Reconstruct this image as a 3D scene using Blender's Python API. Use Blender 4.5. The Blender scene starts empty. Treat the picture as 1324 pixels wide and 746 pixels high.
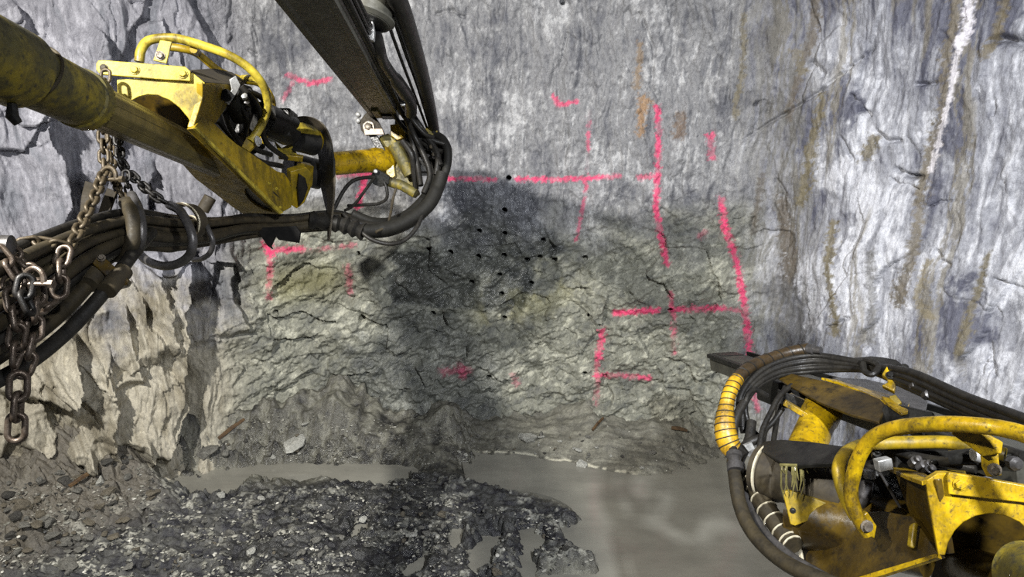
import bpy, math, random
import numpy as np
from mathutils import Vector, Matrix

SC = bpy.context.scene
COL = SC.collection
RNG = np.random.default_rng(7)
random.seed(7)

# ------------------------------------------------------------------ camera
F = 883.0; CX = 662.0; CY = 373.0
PITCH = math.radians(14.0)
CAM = np.array([0.0, 0.0, 3.17])
FW = np.array([0, math.cos(PITCH), -math.sin(PITCH)])
UP = np.array([0, math.sin(PITCH), math.cos(PITCH)])
RT = np.array([1.0, 0, 0])
cd = bpy.data.cameras.new('camera'); cam = bpy.data.objects.new('camera', cd); COL.objects.link(cam)
cd.sensor_width = 36.0; cd.lens = F / 1324.0 * 36.0; cd.clip_start = 0.05
cam.location = CAM; cam.rotation_euler = (math.pi / 2 - PITCH, 0, 0)
SC.camera = cam

def ray(px, py):
    return FW + RT * ((px - CX) / F) - UP * ((py - CY) / F)
def P(px, py, d):
    """World point at forward depth d seen at pixel (px, py)."""
    return CAM + ray(px, py) * d
def on_z(px, py, z=0.0):
    r = ray(px, py); return CAM + r * ((z - CAM[2]) / r[2])
def project(X, Y, Z):
    dx, dy, dz = X - CAM[0], Y - CAM[1], Z - CAM[2]
    zc = dx * FW[0] + dy * FW[1] + dz * FW[2]
    yc = dx * UP[0] + dy * UP[1] + dz * UP[2]
    zs = np.where(zc > 0.3, zc, 0.3)
    px = np.where(zc > 0.3, CX + F * dx / zs, np.where(dx > 0, 9999., -9999.))
    return px, CY - F * yc / zs

# ------------------------------------------------------------------ noise
_perm = RNG.permutation(512)
_ga = RNG.random(512) * 2 * np.pi
_gx, _gy = np.cos(_ga), np.sin(_ga)
def _h(i, j, s): return _perm[(_perm[(i + 57 * s) & 511] + j + 131 * s) & 511]
def pn(x, y, s=0):
    xi = np.floor(x).astype(np.int64); yi = np.floor(y).astype(np.int64)
    fx = x - xi; fy = y - yi
    u = fx * fx * fx * (fx * (fx * 6 - 15) + 10); v = fy * fy * fy * (fy * (fy * 6 - 15) + 10)
    def g(a, b):
        k = _h(xi + a, yi + b, s); return _gx[k] * (fx - a) + _gy[k] * (fy - b)
    a = g(0, 0); b = g(1, 0); c = g(0, 1); d = g(1, 1)
    return 1.5 * ((a * (1 - u) + b * u) * (1 - v) + (c * (1 - u) + d * u) * v)
def fbm(x, y, o=4, s=0, g=0.5):
    t = 0; a = 1.0; f = 1.0
    for k in range(o):
        t = t + a * pn(x * f, y * f, s + k * 3); a *= g; f *= 2.03
    return t
def ridged(x, y, o=4, s=0, g=0.5):
    t = 0; a = 1.0; f = 1.0
    for k in range(o):
        t = t + a * (1 - 2 * np.abs(pn(x * f, y * f, s + k * 3))); a *= g; f *= 2.03
    return t
def worley(x, y, s=0, tilt=False):
    """F1, F2 and a per-cell random value."""
    xi = np.floor(x).astype(np.int64); yi = np.floor(y).astype(np.int64)
    f1 = np.full(x.shape, 9.); f2 = np.full(x.shape, 9.); cid = np.zeros(x.shape); til = np.zeros(x.shape)
    for a in (-1, 0, 1):
        for b in (-1, 0, 1):
            k = _h(xi + a, yi + b, s); k2 = _perm[(k + 77) & 511]
            ox = x - (xi + a + k / 512.); oy = y - (yi + b + k2 / 512.); d = np.hypot(ox, oy)
            nf = d < f1
            f2 = np.where(nf, f1, np.minimum(f2, d)); f1 = np.where(nf, d, f1); cid = np.where(nf, _perm[(k2 + 31) & 511] / 512., cid)
            til = np.where(nf, _gx[(k2 + 5) & 511] * ox + _gy[(k2 + 5) & 511] * oy, til)
    return (f1, f2, cid, til) if tilt else (f1, f2, cid)
def ss(a, b, x):
    t = np.clip((x - a) / (b - a), 0, 1); return t * t * (3 - 2 * t)
def poly_d(px, py, pts):
    """Distance to a polyline, signed side (+ = to the right going along), and normalised length."""
    best = np.full(px.shape, 1e9); side = np.zeros(px.shape); tt = np.zeros(px.shape)
    L = [0.]
    for a, b in zip(pts[:-1], pts[1:]): L.append(L[-1] + math.hypot(b[0] - a[0], b[1] - a[1]))
    for i, (a, b) in enumerate(zip(pts[:-1], pts[1:])):
        ex, ey = b[0] - a[0], b[1] - a[1]; l2 = ex * ex + ey * ey
        t = np.clip(((px - a[0]) * ex + (py - a[1]) * ey) / l2, 0, 1)
        dx = px - a[0] - t * ex; dy = py - a[1] - t * ey
        d = np.hypot(dx, dy); n = d < best
        best = np.where(n, d, best); side = np.where(n, np.sign(ex * dy - ey * dx), side)
        tt = np.where(n, (L[i] + t * math.sqrt(l2)) / L[-1], tt)
    return best, side, tt
def inside(px, py, pts):
    """Signed distance to a closed polygon, positive inside."""
    c = np.zeros(px.shape, bool); n = len(pts)
    for i in range(n):
        x1, y1 = pts[i]; x2, y2 = pts[(i + 1) % n]
        if y1 == y2: continue
        c ^= ((y1 > py) != (y2 > py)) & (px < (x2 - x1) * (py - y1) / (y2 - y1) + x1)
    d, _, _ = poly_d(px, py, list(pts) + [pts[0]])
    return np.where(c, d, -d)
def lin(r, g, b):
    return np.array([((c / 255.) / 12.92 if c / 255. <= 0.04045 else ((c / 255. + 0.055) / 1.055) ** 2.4) for c in (r, g, b)])
def rgba(r, g, b): return (*lin(r, g, b), 1.0)
def mixc(c, col, w):
    return c * (1 - w[:, None]) + np.asarray(col)[None, :] * w[:, None]

# ------------------------------------------------------------------ materials
def mat(name):
    m = bpy.data.materials.new(name); m.use_nodes = True
    nt = m.node_tree; return m, nt, nt.nodes['Principled BSDF']
def nd(nt, t, **k):
    n = nt.nodes.new(t)
    for a, v in k.items(): setattr(n, a, v)
    return n
def noise_node(nt, scale, detail=6, rough=0.6, vec=None, mscale=(1, 1, 1)):
    tc = nd(nt, 'ShaderNodeTexCoord'); mp = nd(nt, 'ShaderNodeMapping'); mp.inputs['Scale'].default_value = mscale
    nt.links.new(tc.outputs['Object'], mp.inputs[0])
    n = nd(nt, 'ShaderNodeTexNoise'); n.inputs['Scale'].default_value = scale
    n.inputs['Detail'].default_value = detail; n.inputs['Roughness'].default_value = rough
    nt.links.new(mp.outputs[0], n.inputs['Vector']); return n
def ramp(nt, src, stops):
    r = nd(nt, 'ShaderNodeValToRGB'); e = r.color_ramp.elements
    while len(e) < len(stops): e.new(0.5)
    for el, (p, c) in zip(e, stops):
        el.position = p; el.color = c if len(c) == 4 else (*c, 1)
    nt.links.new(src, r.inputs[0]); return r
def mixrgb(nt, blend, fac, a, b):
    m = nd(nt, 'ShaderNodeMix', data_type='RGBA', blend_type=blend)
    for key, v in ((0, fac), (6, a), (7, b)):
        if hasattr(v, 'links'): nt.links.new(v, m.inputs[key])
        else: m.inputs[key].default_value = v
    return m.outputs[2]
def bump(nt, bsdf, heights, prev=None):
    """heights: list of (socket, strength, distance)."""
    last = None
    for h, st, di in heights:
        b = nd(nt, 'ShaderNodeBump'); b.inputs['Strength'].default_value = st; b.inputs['Distance'].default_value = di
        nt.links.new(h, b.inputs['Height'])
        if last: nt.links.new(last, b.inputs['Normal'])
        last = b.outputs[0]
    nt.links.new(last, bsdf.inputs['Normal'])

def rock_material(name, vs, rough=(0.38, 0.75), fine=1.0):
    m, nt, b = mat(name)
    at = nd(nt, 'ShaderNodeAttribute', attribute_name='Col')
    n1 = noise_node(nt, 38, 8, 0.7, mscale=(1, 1, vs)); n2 = noise_node(nt, 140, 4, 0.65, mscale=(1, 1, (1 + vs) / 2))
    r1 = ramp(nt, n1.outputs[0], [(0.3, (0.55, 0.55, 0.57)), (0.5, (1, 1, 1)), (0.72, (1.35, 1.35, 1.33))])
    c = mixrgb(nt, 'MULTIPLY', 0.8, at.outputs['Color'], r1.outputs[0])
    r2 = ramp(nt, n2.outputs[0], [(0.35, (0.72, 0.72, 0.72)), (0.55, (1.05, 1.05, 1.05)), (0.75, (1.5, 1.5, 1.5))])
    c = mixrgb(nt, 'MULTIPLY', 0.7, c, r2.outputs[0])
    nt.links.new(c, b.inputs['Base Color'])
    wet = nd(nt, 'ShaderNodeAttribute', attribute_name='Wet')
    rr = ramp(nt, n2.outputs[0], [(0.35, (rough[0],) * 3), (0.65, (rough[1],) * 3)])
    rw = mixrgb(nt, 'MIX', wet.outputs['Fac'], rr.outputs[0], (0.25, 0.25, 0.25, 1))
    nt.links.new(rw, b.inputs['Roughness'])
    b.inputs['Specular IOR Level'].default_value = 0.45
    bump(nt, b, [(n1.outputs[0], 0.55 * fine, 0.02), (n2.outputs[0], 0.5 * fine, 0.006)])
    return m

def grid_mesh(name, V, nr, nc, col, wet, m):
    """V: (nr*nc,3) row-major."""
    me = bpy.data.meshes.new(name)
    idx = np.arange(nr * nc).reshape(nr, nc)
    q = np.stack([idx[:-1, :-1], idx[:-1, 1:], idx[1:, 1:], idx[1:, :-1]], -1).reshape(-1, 4)
    nf = len(q)
    me.vertices.add(len(V)); me.vertices.foreach_set('co', V.astype(np.float32).ravel())
    me.loops.add(nf * 4); me.loops.foreach_set('vertex_index', q.astype(np.int32).ravel())
    me.polygons.add(nf); me.polygons.foreach_set('loop_start', (np.arange(nf) * 4).astype(np.int32))
    me.polygons.foreach_set('loop_total', np.full(nf, 4, np.int32))
    me.update(calc_edges=True)
    a = me.color_attributes.new('Col', 'FLOAT_COLOR', 'POINT')
    a.data.foreach_set('color', np.concatenate([np.clip(col, 0, 1), np.ones((len(V), 1))], 1).astype(np.float32).ravel())
    w = me.attributes.new('Wet', 'FLOAT', 'POINT'); w.data.foreach_set('value', wet.astype(np.float32))
    me.polygons.foreach_set('use_smooth', np.ones(nf, bool))
    me.materials.append(m)
    o = bpy.data.objects.new(name, me); COL.objects.link(o)
    return o

# ------------------------------------------------------------------ walls of the heading
CTRL = [(-5.6, -3.5), (-5.6, 0), (-5.45, 2.2), (-4.95, 3.9), (-4.2, 5.0), (-3.45, 5.65), (-2.75, 6.1), (-2.2, 6.42), (-1.2, 6.58), (0, 6.62), (1.2, 6.5),
        (2.0, 6.33), (2.5, 6.1), (2.95, 5.55), (3.5, 4.7), (4.05, 3.6), (4.5, 2.2), (4.75, 0.5), (4.8, -3.5)]
def catmull(pts, n):
    pts = [np.array(p, float) for p in pts]; pts = [2 * pts[0] - pts[1]] + pts + [2 * pts[-1] - pts[-2]]
    out = []
    for i in range(1, len(pts) - 2):
        p0, p1, p2, p3 = pts[i - 1:i + 3]
        for t in np.linspace(0, 1, n, endpoint=False):
            out.append(0.5 * (2 * p1 + (p2 - p0) * t + (2 * p0 - 5 * p1 + 4 * p2 - p3) * t * t + (3 * p1 - p0 - 3 * p2 + p3) * t ** 3))
    out.append(pts[-2]); return np.array(out)
PATH = catmull(CTRL, 60)
PS = np.concatenate([[0], np.cumsum(np.hypot(*np.diff(PATH, axis=0).T))])
def path_at(s): return np.interp(s, PS, PATH[:, 0]), np.interp(s, PS, PATH[:, 1])
_px, _py = project(PATH[:, 0], PATH[:, 1], np.full(len(PATH), 2.2))
vis = (PATH[:, 1] > 2.5) & (_px > -140) & (_px < 1440)
S0, S1 = PS[vis][0], PS[vis][-1]
def s_at_px(v):
    k = np.where(vis)[0]; return np.interp(v, _px[k], PS[k])
DS = 0.0105
SV = np.concatenate([np.arange(0, S0, 0.09), np.arange(S0, S1, DS), np.arange(S1, PS[-1], 0.09)])
ZV = np.concatenate([np.arange(-0.35, -0.05, 0.05), np.arange(-0.05, 4.45, DS), np.arange(4.45, 5.5, 0.06)])
nz, ns = len(ZV), len(SV)
S, Z = np.meshgrid(SV, ZV); S = S.ravel(); Z = Z.ravel()
bx, by = path_at(S)
e = 0.25
x1, y1 = path_at(np.clip(S - e, 0, PS[-1])); x2, y2 = path_at(np.clip(S + e, 0, PS[-1]))
tx, ty = x2 - x1, y2 - y1; tl = np.hypot(tx, ty); nx, ny = ty / tl, -tx / tl      # inward normal (to the right of the path's run)
PX, PY = project(bx, by, Z)

wl = 1 - ss(255, 345, PX + 18 * pn(S * 2, Z * 2, 3))          # left wall
wr = ss(925, 1010, PX + 12 * pn(S * 2, Z * 2, 5))             # right wall
wf = np.clip(1 - wl - wr, 0, 1)
low = ss(250, 330, PY + 45 * fbm(S * 1.2, Z * 1.2, 3, 8))     # broken lower half of the face
wx = 0.10 * fbm(S * 2.5, Z * 1.2, 3, 11)
D = 0.10 * fbm(S * 0.75, Z * 0.6, 3, 1)
# schist leaves standing on edge
fol = ridged((S + wx) * 3.2, Z * 0.55 + S * 0.3, 5, 21, 0.6)
D = D + fol * (0.046 * wl + 0.016 * wr + 0.030 * wf * (1 - low))
fol2 = ridged((S + wx * 0.6) * 11, Z * (1.6 + 3.2 * wf), 4, 31, 0.62)
D = D + fol2 * (0.012 * wl + 0.005 * wr + 0.013 * wf * (1 - low))
# crumbled lower face
ax = (S * 0.86 + Z * 0.5); az = (-S * 0.5 + Z * 0.86)
cr = ridged(ax * 1.6 + wx * 2, az * 3.0, 6, 41, 0.6)
D = D + low * wf * (cr * 0.036 + 0.020 * fbm(S * 7, Z * 7, 5, 44, 0.62))
def facets(fx_, fz_, seed, amp, ta, w):
    global D
    f1, f2, c, t = worley(fx_, fz_, seed, True)
    D = D + w * (amp * (c - .5) + ta * t) * ss(-0.05, 0.03, f2 - f1)
wz = 0.35 * fbm(S * 1.6, Z * 1.6, 2, 71)
facets(S * 2.6 + wz, Z * 3.4 + wz, 4, .05, .07, low * wf)
facets(S * 7 + wz * 2, Z * 9 - wz * 2, 5, .012, .022, low * wf)
facets(S * 17 + wz * 3, Z * 21 - wz * 3, 6, .005, .010, low * wf + .4 * wf)
facets(S * 1.6 + wz * .5, Z * .55 + wz * .5, 9, .13, .22, wl)
facets(S * 3.6 + wz, Z * .9 + wz * .6, 10, .03, .07, wl)
facets(S * 9 + wz * 2, Z * 2.6 + wz, 14, .008, .02, wl)
facets(S * 1.7 + wz * .6, Z * .5 + wz * .5, 11, .04, .06, wr)
facets(S * 5.5 + wz, Z * 1.3 + wz, 12, .014, .024, .55 * wr + wf * (1 - low))
facets(S * 15 + wz * 2, Z * 9 + wz * 2, 13, .006, .011, .4 * wr + wf * (1 - low))
D = D + 0.004 * fbm(S * 30, Z * 18, 3, 51, 0.6)
# left wall: big slabs that end in a sharp edge, stepped back to the right of it
def ledge(pts, h, fall, soft=2.2, wob=7):
    global D
    wpx = PX + wob * fbm(S * 4, Z * 4, 3, 61 + int(h * 100)); 
    d, sd, t = poly_d(wpx, PY, pts)
    h *= 1.45; fall *= 1.35
    left = sd > 0                       # runs downwards: the left hand of the picture is positive
    prof = np.where(left, np.exp(-d / fall), np.exp(-d / soft))
    end = ss(-0.001, 0.12, t) * (1 - ss(0.88, 1.001, t))
    e2 = np.where((t <= 0) | (t >= 1), np.exp(-d / 14.0), 1.0)
    D = D + h * prof * np.clip(end + 0.0, 0, 1) * e2
ledge([(52, 100), (62, 180), (80, 225), (88, 262), (66, 300), (52, 345), (60, 400)], 0.30, 70)
ledge([(15, 0), (35, 60), (48, 130)], 0.14, 40)
ledge([(118, 30), (150, 100), (160, 180), (150, 240)], 0.12, 40)
ledge([(196, 200), (190, 270), (200, 330), (210, 390), (228, 450)], 0.16, 50)
ledge([(240, 290), (236, 360), (236, 430), (236, 500), (222, 545), (206, 592)], 0.36, 75)
ledge([(80, 395), (86, 430), (88, 470), (80, 520)], 0.30, 60)
ledge([(132, 430), (136, 480), (140, 540), (146, 585)], 0.20, 40)
ledge([(150, 375), (165, 430), (178, 480)], 0.12, 40)
ledge([(40, 505), (66, 550), (62, 575), (45, 590)], 0.16, 45)
ledge([(95, 545), (112, 575), (98, 620)], 0.14, 30)
ledge([(176, 535), (184, 570), (188, 605)], 0.14, 30)
ledge([(205, 20), (222, 70), (240, 120)], 0.10, 30)
ledge([(268, 40), (276, 110), (300, 150)], 0.08, 30)
ledge([(292, 320), (300, 380), (318, 430)], 0.12, 40)
ledge([(345, 130), (340, 190), (350, 250)], 0.05, 30)
# right wall: slab edges, diagonal drill groove, cracks
def groove(pts, w, dep, noise=3):
    global D
    wpx = PX + noise * fbm(S * 6, Z * 6, 2, 77); wpy = PY + noise * fbm(S * 6, Z * 6, 2, 78)
    d, sd, t = poly_d(wpx, wpy, pts)
    D = D - dep * np.exp(-(d / w) ** 2) * ss(-.01, .1, t) * (1 - ss(.9, 1.01, t)) * (0.5 + 0.8 * np.abs(pn(S * 9, Z * 9, 79)) * 1.4)
groove([(950, 188), (992, 160), (1060, 120), (1110, 82), (1142, 56)], 1.8, 0.05, 0.5)
groove([(1128, 168), (1145, 182), (1168, 181)], 2.4, 0.10)
groove([(1153, 215), (1172, 226), (1192, 230)], 2.6, 0.10)
groove([(1104, 122), (1115, 140), (1128, 152)], 2.5, 0.08)
groove([(1186, 112), (1218, 108)], 2.0, 0.06)
groove([(1284, 50), (1324, 55), (1350, 56)], 6.0, 0.16)
groove([(1048, 78), (1062, 92), (1068, 100)], 5, 0.10)
groove([(1205, 320), (1218, 338), (1232, 346)], 3, 0.07)
groove([(1282, 360), (1304, 370), (1324, 380)], 2, 0.06)
groove([(1275, 440), (1282, 470), (1288, 490)], 2.5, 0.06)
groove([(1000, 230), (1012, 250), (1010, 280)], 2.5, 0.06)
groove([(830, 20), (845, 70), (842, 110), (850, 130)], 2, 0.05)
groove([(560, 20), (590, 14), (602, 22)], 1.8, 0.06)
groove([(318, 64), (330, 71), (336, 70)], 2.5, 0.05)
for k in range(26):       # short cracks anywhere on the sides
    cx = RNG.uniform(970, 1320) if k % 2 else RNG.uniform(0, 330); cy = RNG.uniform(0, 520)
    a = RNG.uniform(1.1, 2.0) if k % 3 else RNG.uniform(-.4, .5); l = RNG.uniform(12, 45)
    groove([(cx, cy), (cx + l * .5 * math.cos(a) + RNG.uniform(-5, 5), cy + l * .5 * math.sin(a)), (cx + l * math.cos(a), cy + l * math.sin(a))], RNG.uniform(1.2, 2.2), 0.06, 5)
# the corner of the face and the right wall is cut back, and the wall arches over
cd_, _, _ = poly_d(PX, PY, [(1000, 100), (1008, 300), (1022, 460)])
D = D - 0.05 * np.exp(-(cd_ / 30) ** 2)
toe = np.clip(1 - Z / 0.55, 0, 1.6)
D = D + wf * 0.12 * toe ** 1.6 * (1 + 0.5 * fbm(S * 2, Z * 3, 3, 91)) + (wl + wr) * 0.12 * toe ** 1.5
arch = np.clip((Z - 3.9) / 1.6, 0, 1); D = D + 1.2 * arch ** 2
X = bx + nx * D; Y = by + ny * D

# drill holes: real bores pushed into the face, slightly off the camera's line
HOLES = [(652, 272), (620, 299), (652, 303), (702, 310), (554, 323), (583, 327), (618, 332), (651, 330), (681, 336), (699, 333), (718, 336), (756, 334), (646, 356),
         (610, 365), (687, 366), (649, 380), (560, 405), (652, 411), (469, 411), (439, 487), (632, 488), (463, 328), (763, 407), (757, 483), (867, 401), (658, 230), (356, 405), (728, 2)]
Z0 = Z.copy(); PXd, PYd = project(X, Y, Z)
for hx, hy in HOLES:
    k = np.where((np.abs(PXd - hx) < 14) & (np.abs(PYd - hy) < 14) & (by > 5.5))[0]
    if not len(k): continue
    d = np.hypot(PXd[k] - hx, PYd[k] - hy); c = k[np.argmin(d)]
    rr = np.hypot(S[k] - S[c], Z0[k] - Z0[c])
    rad = 0.038 if (hx, hy) == (469, 411) else 0.029
    ds_, dz_ = S[k] - S[c], Z0[k] - Z0[c]; rim = (rr > rad * .72) & (rr < rad * 1.3); g_ = np.where(rim, rad / np.maximum(rr, 1e-6) - 1, 0)
    kr = k[rim]; X[kr] += (tx / tl)[kr] * (ds_ * g_)[rim]; Y[kr] += (ty / tl)[kr] * (ds_ * g_)[rim]; Z[kr] += (dz_ * g_)[rim]
    r_in = k[rr <= rad * .72]; Y[r_in] += 0.9

# ---- colour of the rock, in place on the rock
_bl = fbm(S * 2.2, Z * 2.0, 6, 121, 0.66)
def blo_(): return _bl
zc2 = Z
vst = fbm((S + wx * .7) * 6, Z * 0.7, 6, 101, 0.68)         # streaks down the dip
vst2 = fbm((S + wx * .5) * 20, Z * 3.0, 5, 111, 0.7) * (1 - .6 * wf) + .6 * wf * fbm(S * 16, Z * 9, 6, 115, .72)
rf1, rf2, rcell = worley(S * 2.0 + .5 * blo_(), Z * .8 + .3 * blo_(), 19)
blo = fbm(S * 2.2, Z * 2.0, 6, 121, 0.66)
upper = mixc(np.tile(lin(128, 128, 130), (len(S), 1)), lin(176, 176, 177), ss(0.0, 0.8, .5 * blo + 0.7 * vst2))
upper = mixc(upper, lin(92, 93, 99), ss(0.05, 0.9, -.55 * blo + 0.6 * vst - .3 * vst2))
lower = mixc(np.tile(lin(130, 130, 118), (len(S), 1)), lin(180, 179, 163), ss(0.1, 0.9, .6 * blo + 0.7 * fbm(ax * 9, az * 16, 5, 131, .7)))
lower = mixc(lower, lin(102, 103, 96), ss(0.05, 0.8, -.6 * blo + 0.7 * fbm(ax * 5, az * 11, 6, 141, .68)))
yel, _, _ = poly_d(PXd, PYd, [(640, 400), (690, 385), (720, 360)])
lower = mixc(lower, lin(178, 172, 128), 0.6 * np.exp(-(yel / 30) ** 2) * ss(-.3, .4, blo))
yel, _, _ = poly_d(PXd, PYd, [(370, 370), (420, 360)])
lower = mixc(lower, lin(150, 146, 96), 0.5 * np.exp(-(yel / 22) ** 2))
face = upper * (1 - low)[:, None] + lower * low[:, None]
left = mixc(np.tile(lin(140, 140, 148), (len(S), 1)), lin(172, 172, 180), ss(0, .8, .5 * blo + .6 * vst2))
left = mixc(left, lin(120, 122, 130), ss(.2, .9, -.5 * blo + vst * .8 - .3 * vst2))
beige = mixc(np.tile(lin(170, 164, 148), (len(S), 1)), lin(138, 131, 114), ss(0, .9, vst + blo * .5))
left = mixc(left, [0, 0, 0], np.zeros(len(S)))
wb = ss(330, 450, PYd + 60 * blo)
left = left * (1 - wb)[:, None] + beige * wb[:, None]
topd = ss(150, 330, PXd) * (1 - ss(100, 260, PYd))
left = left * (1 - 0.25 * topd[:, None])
rt = 1.2 * (rcell - .5) * ss(0, .4, rf2 - rf1) + .55 * vst + .55 * blo + .35 * vst2 - 0.55 * ss(330, 0, PYd) + .22
right = mixc(np.tile(lin(146, 147, 154), (len(S), 1)), lin(200, 201, 207), ss(.05, .75, rt))
right = mixc(right, lin(88, 89, 102), ss(.0, .8, -rt))
right = mixc(right, lin(116, 109, 93), 0.7 * ss(.22, .42, fbm((S + wx * .6) * 4.3, Z * 0.28, 3, 151)) * ss(-.3, .2, vst2 + .2))
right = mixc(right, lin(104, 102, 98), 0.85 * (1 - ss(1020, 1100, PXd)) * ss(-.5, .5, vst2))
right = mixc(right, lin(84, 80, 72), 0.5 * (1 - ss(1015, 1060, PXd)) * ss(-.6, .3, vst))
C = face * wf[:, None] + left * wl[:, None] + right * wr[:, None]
def stroke(pts, w, col, a=1.0, brk=0.5, edge=1.0, wob=0.0):
    global C
    d, sd, t = poly_d(PXd + wob * fbm(S * 5, Z * 2, 2, 160), PYd, pts)
    n = fbm(S * 24, Z * 24, 4, 161, 0.75)
    wgt = ss(w * (1.25 + .3 * edge), w * 0.45, d + w * 0.75 * n) * a
    wgt = wgt * np.clip(1 - brk * ss(-.05, .5, fbm(S * 7, Z * 7, 3, 171)), 0, 1)
    C = mixc(C, col, np.clip(wgt, 0, 1))
def stain_shade(pts, w, col, a, wob=6): stroke(pts, w, col, min(1, a * 1.15), 0.12, 0.4, wob)
BR = lin(112, 104, 84); DK = lin(92, 84, 74)
stain_shade([(1058, 0), (1048, 60), (1030, 110), (1022, 150)], 6, lin(96, 88, 78), .75)
stain_shade([(1030, 70), (1038, 90)], 8, BR, .6)
stain_shade([(1062, 125), (1050, 190), (1038, 260)], 7, BR, .85)
stain_shade([(1012, 260), (1020, 330), (1022, 370)], 8, DK, .8)
stain_shade([(1077, 290), (1072, 340), (1080, 400), (1078, 430)], 6, BR, .85)
stain_shade([(1128, 180), (1120, 200)], 8, BR, .8)
stain_shade([(1235, 0), (1228, 60), (1218, 120), (1205, 200), (1190, 260), (1172, 340), (1165, 390)], 8, lin(112, 104, 90), .8)
stain_shade([(1253, 0), (1250, 40), (1240, 60)], 7, lin(222, 218, 224), .95, 2)
stain_shade([(1238, 65), (1232, 110), (1216, 170), (1205, 220)], 4, lin(214, 210, 214), .8, 2)
stain_shade([(1300, 0), (1285, 50), (1272, 70)], 7, lin(108, 98, 76), .8, 2)
stain_shade([(1280, 330), (1262, 390), (1250, 430), (1238, 455)], 6, BR, .8)
stain_shade([(1200, 340), (1190, 390), (1205, 410)], 6, lin(134, 124, 100), .7)
stain_shade([(1126, 330), (1128, 400), (1120, 440)], 7, lin(110, 108, 104), .6)
stain_shade([(962, 20), (958, 90), (955, 150)], 4, BR, .7)
stain_shade([(985, 230), (978, 300)], 5, DK, .6)
stain_shade([(828, 60), (824, 110)], 6, lin(132, 112, 88), .7)
stain_shade([(832, 130), (828, 170)], 7, lin(150, 118, 84), .75)
stain_shade([(880, 150), (876, 175)], 6, lin(110, 92, 76), .7)
stain_shade([(1020, 380), (1030, 450)], 22, lin(86, 86, 88), .6, 8)  # soft shadow in the wall corner, painted on as grey
PK = lin(222, 62, 112)
for pts, w, a, brk in [
    ([(580, 231), (610, 231), (640, 233)], 3.0, .95, .4), ([(668, 232), (720, 232), (760, 231), (800, 227)], 3.2, 1, .3), ([(826, 230), (846, 228)], 3.6, .6, .5),
    ([(762, 145), (760, 200), (757, 250), (750, 285), (745, 310)], 2.6, .65, .8), ([(850, 138), (852, 180), (850, 230), (848, 270), (853, 300), (863, 340)], 4.0, .95, .5),
    ([(372, 97), (384, 102), (400, 108), (426, 103)], 3.6, .8, .4), ([(382, 100), (372, 118), (365, 130)], 3, .4, .6), ([(715, 124), (722, 136), (746, 131)], 3.0, .8, .3), ([(918, 176), (921, 202)], 5, .8, .4),
    ([(932, 258), (938, 295), (953, 340), (961, 385), (967, 430), (970, 465)], 4.6, 1, .35), ([(795, 405), (850, 401)], 3.8, 1, .2), ([(870, 400), (935, 399)], 3.8, .95, .3),
    ([(935, 400), (966, 402)], 3, .5, .6), ([(867, 378), (870, 400), (872, 455)], 3.5, .6, .7), ([(779, 428), (774, 462)], 4.4, .9, .2), ([(770, 486), (800, 485), (840, 489)], 3.2, .85, .4),
    ([(773, 462), (771, 520)], 3.6, .45, .6), ([(344, 318), (352, 327)], 6, 1, .1), ([(350, 324), (392, 322)], 4, .9, .3), ([(350, 326), (347, 385)], 4, .6, .5),
    ([(392, 326), (460, 316)], 3, .4, .7), ([(450, 345), (453, 378)], 4.5, .4, .5), ([(440, 225), (482, 223)], 5, .8, .4), ([(472, 230), (463, 268)], 4, .95, .2),
    ([(570, 481), (606, 479)], 5, .45, .6), ([(594, 472), (598, 486)], 5, .6, .4), ([(664, 486), (668, 496)], 4, .35, .5), ([(974, 505), (980, 530)], 4, .5, .5), ([(905, 305), (912, 300)], 4, .35, .5)]:
    stroke(pts, w * .92, PK, a * .9, min(1, brk + .15), .8)
# rock wetted by the flushing water of the freshly drilled cut, running down to the floor; feed and boom shadow painted into the same patch
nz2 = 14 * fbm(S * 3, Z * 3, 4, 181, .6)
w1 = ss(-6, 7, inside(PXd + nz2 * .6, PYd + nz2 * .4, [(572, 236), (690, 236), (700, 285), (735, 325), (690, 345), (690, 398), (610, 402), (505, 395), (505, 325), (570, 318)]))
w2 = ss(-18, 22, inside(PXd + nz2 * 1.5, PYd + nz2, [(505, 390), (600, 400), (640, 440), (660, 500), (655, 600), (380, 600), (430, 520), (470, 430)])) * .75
w3 = ss(-5, 8, inside(PXd + nz2 * .7, PYd, [(505, 325), (560, 318), (560, 392), (505, 395)])) * .5  # darker step of the overlapping shadows, painted in
WET_SHADE = np.clip(np.maximum(w1, w2) + w3 * w1, 0, 1.3) * (wf > 0.3)
WET_SHADE_C = np.clip(WET_SHADE, 0, 1.3)
C = C * (1 - 0.56 * WET_SHADE_C[:, None]) * (1 + np.array([-.04, 0, .10])[None, :] * np.clip(WET_SHADE_C, 0, 1)[:, None])
WET_SHADE = np.clip(WET_SHADE, 0, 1)
V = np.stack([X, Y, Z], 1)

rock_l = rock_material('rock_left', 0.35, (0.5, 0.8)); rock_f = rock_material('rock_face', 0.6, (0.36, 0.72), 1.1); rock_r = rock_material('rock_right', 0.3, (0.35, 0.7), 0.8)
cuts = [0, int(np.searchsorted(SV, s_at_px(300))), int(np.searchsorted(SV, s_at_px(985))), ns - 1]
Vg = V.reshape(nz, ns, 3); Cg = C.reshape(nz, ns, 3); Wg = WET_SHADE.reshape(nz, ns)
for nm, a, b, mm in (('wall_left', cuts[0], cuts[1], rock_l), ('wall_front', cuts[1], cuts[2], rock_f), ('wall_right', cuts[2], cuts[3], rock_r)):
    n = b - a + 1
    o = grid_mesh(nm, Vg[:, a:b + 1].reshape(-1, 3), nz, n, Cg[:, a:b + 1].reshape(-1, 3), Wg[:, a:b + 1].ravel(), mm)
    o['kind'] = 'structure'
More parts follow.
